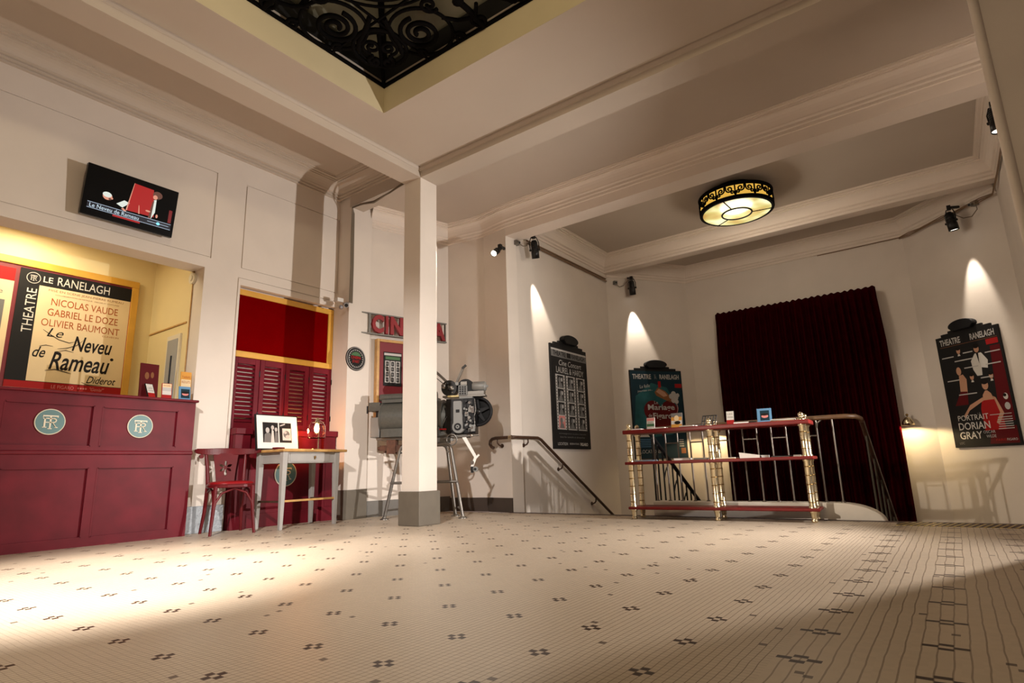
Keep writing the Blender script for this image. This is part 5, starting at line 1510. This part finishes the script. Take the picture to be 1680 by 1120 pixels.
lb = B(); lb.rect(-0.035, 0.02, 0.045, 0.115, -0.0068, 'print_dteal'); lb.disc(0.005, 0.06, 0.03, 0.016, -0.0072, 'print_pink'); lb.disc(0.005, 0.078, 0.034, 0.012, -0.0074, 'print_ink'); lb.v = [Matrix.Rotation(-0.2, 4, 'X') @ v for v in lb.v]; lb.build('picture', o)
q = on_shelf(0.80, 0.12, ZT)
t = thing('wire_rack', 'small black wire leaflet rack standing empty near the shelf middle post', 'rack', q, SH)
Tk = Matrix.Rotation(-0.35, 4, 'X') @ Matrix.Shear('XZ', 4, (0.25, 0.0))
bb = B()
for k in range(6):
    x_ = -0.065 + k * 0.026
    bb.tube([(x_, 0, 0.0), (x_ + 0.02, 0.02, 0.10)], 0.0045, 'black', 8)
for z_ in (0.004, 0.05, 0.10):
    bb.tube([(-0.068 + z_ * 0.2, z_ * 0.2, z_), (0.068 + z_ * 0.2, z_ * 0.2, z_)], 0.0045, 'black', 8)
bb.tube([(-0.06, 0.0, 0.004), (-0.06, 0.08, 0.004), (0.06, 0.08, 0.004), (0.06, 0.0, 0.004)], 0.004, 'black', 8)
bb.build('wires', t)
random.seed(11)
def pile(label, x, y, z, w, d, h, mats, rz=0.0, cat='leaflets'):
    q = on_shelf(x, y, z)
    o = thing('leaflet_pile', label, cat, q, SH + rz, 'leaflets lying on the brass shelf')
    n = len(mats)
    for i, m_ in enumerate(mats):
        bb = B(); a = random.uniform(-0.08, 0.08)
        bb.box((-w / 2, -d / 2, i * h / n), (w / 2, d / 2, (i + 1) * h / n - 0.0005), m_, Matrix.Rotation(a, 4, 'Z')); bb.build('sheet', o)
    return o
pile('pale flat leaflet pile at the left end of the top shelf', 0.11, 0.06, ZT, 0.10, 0.14, 0.012, ['white', 'print_light'], 0.1)
pile('white flat leaflet pile between the pink and orange leaflets on the top shelf', 0.345, 0.05, ZT, 0.13, 0.12, 0.010, ['white', 'white'])
pile('pale flat leaflet pile right of the orange leaflet on the top shelf', 0.63, 0.05, ZT, 0.14, 0.12, 0.012, ['print_light', 'white'], -0.1)
pile('dark flat leaflet pile left of the wire rack on the top shelf', 0.70, 0.155, ZT, 0.14, 0.07, 0.020, ['print_dark', 'print_grey'])
pile('white flat leaflet pile right of the red footed leaflet on the top shelf', 1.12, 0.06, ZT, 0.13, 0.13, 0.012, ['white', 'print_light'], 0.15)
pile('dark flat leaflet pile left of the square blue leaflet', 1.175, 0.16, ZT, 0.11, 0.06, 0.022, ['print_dark', 'print_dark'])
pile('cream flat leaflet pile by the shelf right end', 1.48, 0.06, ZT, 0.20, 0.13, 0.014, ['print_cream', 'print_dark', 'white'], 0.05)
pile('blue flat leaflet pile at the left end of the middle shelf', 0.17, 0.08, ZM, 0.19, 0.13, 0.014, ['print_blue', 'print_light', 'print_blue'])
pile('white flat leaflet pile under the orange leaflet on the middle shelf', 0.54, 0.08, ZM, 0.15, 0.13, 0.022, ['white', 'white', 'print_light'], 0.1)
pile('grey flat leaflet pile left of the middle post on the middle shelf', 0.725, 0.08, ZM, 0.13, 0.13, 0.018, ['print_light', 'print_grey', 'print_light'])
pile('cream flat leaflet pile right of the middle post on the middle shelf', 0.96, 0.08, ZM, 0.17, 0.13, 0.012, ['print_cream', 'white'])
pile('grey flat leaflet pile near the right end of the middle shelf', 1.43, 0.08, ZM, 0.15, 0.13, 0.013, ['print_grey', 'print_dark'])
pile('thin white leaflet pile beside the right post on the middle shelf', 1.555, 0.08, ZM, 0.06, 0.12, 0.016, ['white', 'print_light'], 0.1)
q = on_shelf(1.21, 0.09, ZM)
t = thing('paper_stack', 'curled white paper stack on the middle shelf under the blue leaflet', 'paper', q, SH)
bb = B(); bb.add([(-0.13, -0.06, 0), (0.04, -0.06, 0), (0.04, 0.07, 0), (-0.13, 0.07, 0), (-0.135, -0.06, 0.052), (0.04, -0.06, 0.022), (0.04, 0.07, 0.022), (-0.135, 0.07, 0.052)], [(0, 3, 2, 1), (4, 5, 6, 7), (0, 1, 5, 4), (1, 2, 6, 5), (2, 3, 7, 6), (3, 0, 4, 7)], 'white'); bb.build('sheets', t)
bb = B(); bb.box((0.05, -0.06, 0), (0.11, 0.06, 0.022), 'print_light', Matrix.Rotation(0.1, 4, 'Z')); bb.build('small_pad', t)

# --- balustrade over the stairwell
t = thing('balustrade', 'steel balustrade with paired bars and wooden rail on the white curb', 'balustrade', (0, 0, 0))
bb = B(); pts = [(-2.62, 6.03, 0.895), (-0.86, 6.03, 0.895), (-0.74, 6.04, 0.895), (-0.665, 6.09, 0.890), (-0.635, 6.18, 0.872)]
bb.tube(pts, 0.022, 'rail_wood2', 14); bb.build('rail', t)
xs = [-1.514 + 0.133 * k for k in range(-8, 6)]
for k, x_ in zip(range(-8, 6), xs):
    bb = B(); bb.cyl((x_, 6.03, 0.14), (x_, 6.03, 0.885), 0.0082, 'baluster', 12); bb.lathe([(0.02, 0), (0.02, 0.008), (0.0095, 0.014)], 'baluster', 14, Matrix.Translation((x_, 6.03, 0.144))); bb.build('bar', t)
for k in range(-7, 5, 2):
    x_ = -1.514 + 0.133 * k
    bb = B(); bb.cyl((x_, 6.03, 0.735), (x_ + 0.133, 6.03, 0.735), 0.007, 'baluster', 10); bb.build('crossbar', t)
bb = B()
for k in (4,):
    x_ = -1.514 + 0.133 * k
    bb.tube([(x_, 6.03, 0.80), (x_ + 0.01, 6.03, 0.85), (x_ + 0.05, 6.03, 0.88), (x_ + 0.11, 6.035, 0.888)], 0.008, 'baluster', 10)
bb.build('rail_bow', t)
def stair_rail(label, x, m_rail, m_bar, scroll, ys=6.06):
    o = thing('stair_rail', label, 'railing', (0, 0, 0))
    top = lambda y: 0.895 - (y - 6.14) * 0.585
    bb = B(); p0 = [(x, ys, 0.895 if ys < 6.1 else 0.86), (x, ys + 0.10, 0.885 if ys < 6.1 else 0.80)] + [(x, y_, top(y_)) for y_ in (6.4, 7.2, 8.0, 8.8)]
    bb.tube(p0, 0.022, m_rail, 12); bb.build('rail', o)
    y_ = ys + 0.18; i = 0
    while y_ < 8.6:
        step = -0.165 * (int((y_ - 5.93) / 0.28) + 1)
        bb = B(); bb.cyl((x, y_, max(step - 0.02, -1.8)), (x, y_, top(y_) - 0.005), 0.0095, m_bar, 10)
        bb.build('bar', o)
        if scroll and i % 2 == 0:
            bb = B(); bb.tube([(x, y_ + 0.005, top(y_) - 0.32), (x, y_ + 0.05, top(y_) - 0.25), (x, y_ + 0.10, top(y_) - 0.20), (x, y_ + 0.133, top(y_) - 0.26)], 0.008, m_bar, 8); bb.build('scroll', o)
        y_ += 0.133 if scroll else 0.36; i += 1
    return o
stair_rail('black iron rail of the left stairs going down behind the brass shelf', -2.69, 'black', 'black', True)
stair_rail('brass barred rail of the right stairs going down before the curtain', -0.635, 'railwood', 'bar_shaded', False, 6.22)

# --- round ceiling lamp
LX, LY = -1.83, 7.60
t = thing('ceiling_lamp', 'round ceiling lamp with black scroll band and glowing yellow glass', 'lamp', (LX, LY, 3.75))
bb = B()
bb.lathe([(0.44, 0.0), (0.462, 0.0), (0.466, 0.01), (0.466, 0.045), (0.455, 0.05), (0.44, 0.05)], 'iron', 64)
bb.lathe([(0.44, 0.185), (0.456, 0.19), (0.466, 0.195), (0.470, 0.225), (0.44, 0.228), (0.0, 0.228)], 'iron', 64)
bb.lathe([(0.30, 0.228), (0.28, 0.33)], 'iron', 40)
bb.build('frame', t)
bb = B(); bb.lathe([(0.445, 0.05), (0.448, 0.185)], 'lampside', 64); bb.build('side_glass', t)
bb = B(); bb.lathe([(0.442, 0.004), (0.40, -0.006), (0.20, -0.016), (0.0, -0.018)], 'lampglass', 64); bb.build('bottom_glass', t)
bb = B(); bb.tube([(0.185 * math.cos(2 * PI * i / 48), 0.185 * math.sin(2 * PI * i / 48), -0.021) for i in range(48)], 0.011, 'iron', 8, closed=True)
for a in (20, 140, 265):
    a = math.radians(a); bb.tube([(0.185 * math.cos(a), 0.185 * math.sin(a), -0.018), (0.445 * math.cos(a), 0.445 * math.sin(a), -0.003)], 0.008, 'iron', 8)
bb.build('leading', t)
bb = B()
def on_band(s_, z_):
    a = s_ / 0.458
    return (0.458 * math.cos(a), 0.458 * math.sin(a), z_)
def spiral(cx, cz, r0, turns, a0, sg=1, n=26):
    return [(cx + r0 * (1 - 0.82 * i / n) * math.cos(a0 + sg * turns * 2 * PI * i / n), cz + r0 * (1 - 0.82 * i / n) * math.sin(a0 + sg * turns * 2 * PI * i / n)) for i in range(n + 1)]
per = 2 * PI * 0.458
for k in range(12):
    s0 = per * k / 12
    for sg in (1, -1):
        cx = s0 + sg * 0.052
        pts = [(s0 + sg * 0.008, 0.185), (s0 + sg * 0.010, 0.15)] + spiral(cx, 0.135, 0.042, 1.3, PI if sg > 0 else 0, sg)
        bb.tube([on_band(*p_) for p_ in pts], 0.0098, 'iron', 6)
        pts = [(s0 + sg * 0.119, 0.05), (s0 + sg * 0.105, 0.08)] + spiral(s0 + sg * 0.085, 0.085, 0.024, 1.0, 0 if sg > 0 else PI, sg, 16)
        bb.tube([on_band(*p_) for p_ in pts], 0.0098, 'iron', 6)
    bb.bar(on_band(s0 + per / 24, 0.05), on_band(s0 + per / 24, 0.185), 0.018, 0.008, 'iron', up=on_band(s0 + per / 24, 0))
bb.build('scroll_band', t)
light('ceiling_lamp_light', 'POINT', (LX, LY, 3.64), 55, (1.0, 0.86, 0.68), 0.3, parent=t)

# --- wrought iron skylight grille with dark glass above
t = thing('skylight_grille', 'black wrought iron scroll grille filling the ceiling skylight', 'grille', (SX0, SY1, 4.085))
GZ = 0.0
def Lp(a, b_):
    return (b_, -a, GZ)
def Rp(a, b_):
    return (a, -b_, GZ)
def flat(bb, pts, fn, r):
    bb.tube([fn(*p_) for p_ in pts], r * 1.25, 'iron', 8)
def circ(cx, cz, r, n=36, a0=0, a1=360):
    return [(cx + r * math.cos(math.radians(a0 + (a1 - a0) * i / n)), cz + r * math.sin(math.radians(a0 + (a1 - a0) * i / n))) for i in range(n + 1)]
med = B()
flat(med, circ(0.37, 0.37, 0.225), Lp, 0.015)
flat(med, circ(0.37, 0.37, 0.185, 30, -150, 60), Lp, 0.008)
for fn in (Lp, Rp):
    flat(med, spiral(0.43, 0.33, 0.085, 1.6, -PI * 0.7, 1, 36), fn, 0.012)
    flat(med, spiral(0.30, 0.22, 0.06, 1.2, PI * 0.2, -1, 28), fn, 0.016)
    flat(med, [(0.02, 0.02), (0.22, 0.22), (0.37, 0.37), (0.50, 0.50)], fn, 0.014)
    flat(med, [(0.48, 0.22), (0.54, 0.30), (0.60, 0.46), (0.66, 0.58)], fn, 0.018)
med.build('corner_medallion', t)
for fn, nm in ((Lp, 'scroll_border'), (Rp, 'scroll_border')):
    for j in range(4):
        a0 = 0.78 + 0.98 * j
        bb = B()
        flat(bb, circ(a0, 0.285, 0.265, 40), fn, 0.012)
        flat(bb, spiral(a0 - 0.01, 0.285, 0.175, 2.3, PI * 0.4, 1, 60), fn, 0.016)
        flat(bb, spiral(a0 - 0.17, 0.10, 0.05, 1.3, PI * 0.5, -1, 24), fn, 0.012)
        flat(bb, [(a0 + 0.22, 0.12)] + spiral(a0 + 0.22, 0.045, 0.055, 1.4, PI * 0.5, -1, 24), fn, 0.012)
        flat(bb, spiral(a0 + 0.47, 0.09, 0.075, 1.5, PI * 0.4, 1, 28), fn, 0.013)
        flat(bb, [(a0 + 0.25, 0.30), (a0 + 0.33, 0.20), (a0 + 0.41, 0.16), (a0 + 0.50, 0.17), (a0 + 0.56, 0.24)], fn, 0.013)
        flat(bb, spiral(a0 + 0.26, 0.46, 0.075, 1.4, -PI * 0.4, -1, 26), fn, 0.013)
        flat(bb, [(a0 + 0.46, 0.02), (a0 + 0.47, 0.24), (a0 + 0.46, 0.50), (a0 + 0.49, 0.74)], fn, 0.020)
        for q_ in ((a0 + 0.46, 0.34, 0.05), (a0 + 0.43, 0.50, 0.045), (a0 + 0.51, 0.50, 0.045), (a0 + 0.47, 0.62, 0.05)):
            bb.ball(fn(q_[0], q_[1]), q_[2], 'iron', 10, (1, 1, 0.35))
        bb.build(nm, t)
bb = B()
for r_ in (0.55, 0.62):
    bb.tube([(1.10 + r_ * math.cos(2 * PI * i / 48) * 0.9, -1.10 + r_ * math.sin(2 * PI * i / 48) * 0.9, 0) for i in range(48)], 0.012, 'iron', 6, closed=True)
for k in range(6):
    bb.tube([(1.1 + 0.2 * math.cos(2 * PI * k / 6), -1.1 + 0.2 * math.sin(2 * PI * k / 6), 0), (1.1 + 0.5 * math.cos(2 * PI * k / 6 + .3), -1.1 + 0.5 * math.sin(2 * PI * k / 6 + .3), 0)], 0.012, 'iron', 6)
bb.build('centre_rosette', t)
bb = B(); bb.bar((0.012, 0, 0.0), (0.012, -5.8, 0.0), 0.02, 0.03, 'iron'); bb.bar((0, -0.012, 0.0), (4.7, -0.012, 0.0), 0.02, 0.03, 'iron')
for k in range(1, 6):
    bb.bar((0.0, -0.78 - 0.98 * k + 0.49, 0.02), (4.6, -0.78 - 0.98 * k + 0.49, 0.02), 0.018, 0.02, 'iron')
bb.bar((0.02, -0.60, 0.0), (4.6, -0.60, 0.0), 0.014, 0.02, 'iron'); bb.bar((0.60, -0.02, 0.0), (0.60, -5.7, 0.0), 0.014, 0.02, 'iron')
bb.build('edge_bar', t)
# lantern of sloping night-dark glass panes over the grille
b = B()
x0, x1, y0, y1 = SX0 - 0.1, SX1 + 0.1, SY0 - 0.1, SY1 + 0.1
cx, cy, zl, zr = (x0 + x1) / 2, (y0 + y1) / 2, 4.33, 5.25
ra, rb = (cx, cy - 0.6, zr), (cx, cy + 0.6, zr)
for quad in (((x0, y0, zl), (x0, y1, zl), rb, ra), ((x1, y1, zl), (x1, y0, zl), ra, rb), ((x0, y1, zl), (x1, y1, zl), rb), ((x1, y0, zl), (x0, y0, zl), ra)):
    n_ = len(quad)
    lo = [Vector(q_) for q_ in quad]; hi = [q_ + Vector((0, 0, 0.02)) for q_ in lo]
    b.add(lo + hi, [tuple(range(n_)), tuple(range(2 * n_ - 1, n_ - 1, -1))] + [(i_, (i_ + 1) % n_, n_ + (i_ + 1) % n_, n_ + i_) for i_ in range(n_)], 'darkglass')
struct(b.build('window_skylight'))
b = B()
for p_, q_ in (((x0, y0, zl), ra), ((x1, y0, zl), ra), ((x0, y1, zl), rb), ((x1, y1, zl), rb), (ra, rb)):
    b.bar(Vector(p_) - Vector((0, 0, 0.03)), Vector(q_) - Vector((0, 0, 0.03)), 0.05, 0.05, 'iron')
for k in range(1, 6):
    u_ = k / 6
    for xa, e in ((x0, -1), (x1, 1)):
        y_ = y0 + (y1 - y0) * u_
        ye = min(max(y_, cy - 0.6), cy + 0.6)
        f_ = 1.0 if cy - 0.6 <= y_ <= cy + 0.6 else ((y_ - y0) / (cy - 0.6 - y0) if y_ < cy else (y1 - y_) / (y1 - cy - 0.6))
        b.bar((xa, y_, zl - 0.03), (xa + (cx - xa) * f_, y_, zl - 0.03 + (zr - zl) * f_), 0.035, 0.035, 'iron')
struct(b.build('trim_skylight_bars'))
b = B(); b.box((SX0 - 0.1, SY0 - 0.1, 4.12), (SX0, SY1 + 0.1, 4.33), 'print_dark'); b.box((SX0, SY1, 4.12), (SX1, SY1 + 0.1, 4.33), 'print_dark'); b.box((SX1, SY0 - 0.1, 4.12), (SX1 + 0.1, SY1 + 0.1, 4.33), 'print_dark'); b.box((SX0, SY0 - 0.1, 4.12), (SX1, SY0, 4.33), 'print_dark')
struct(b.build('trim_skylight_curb'))
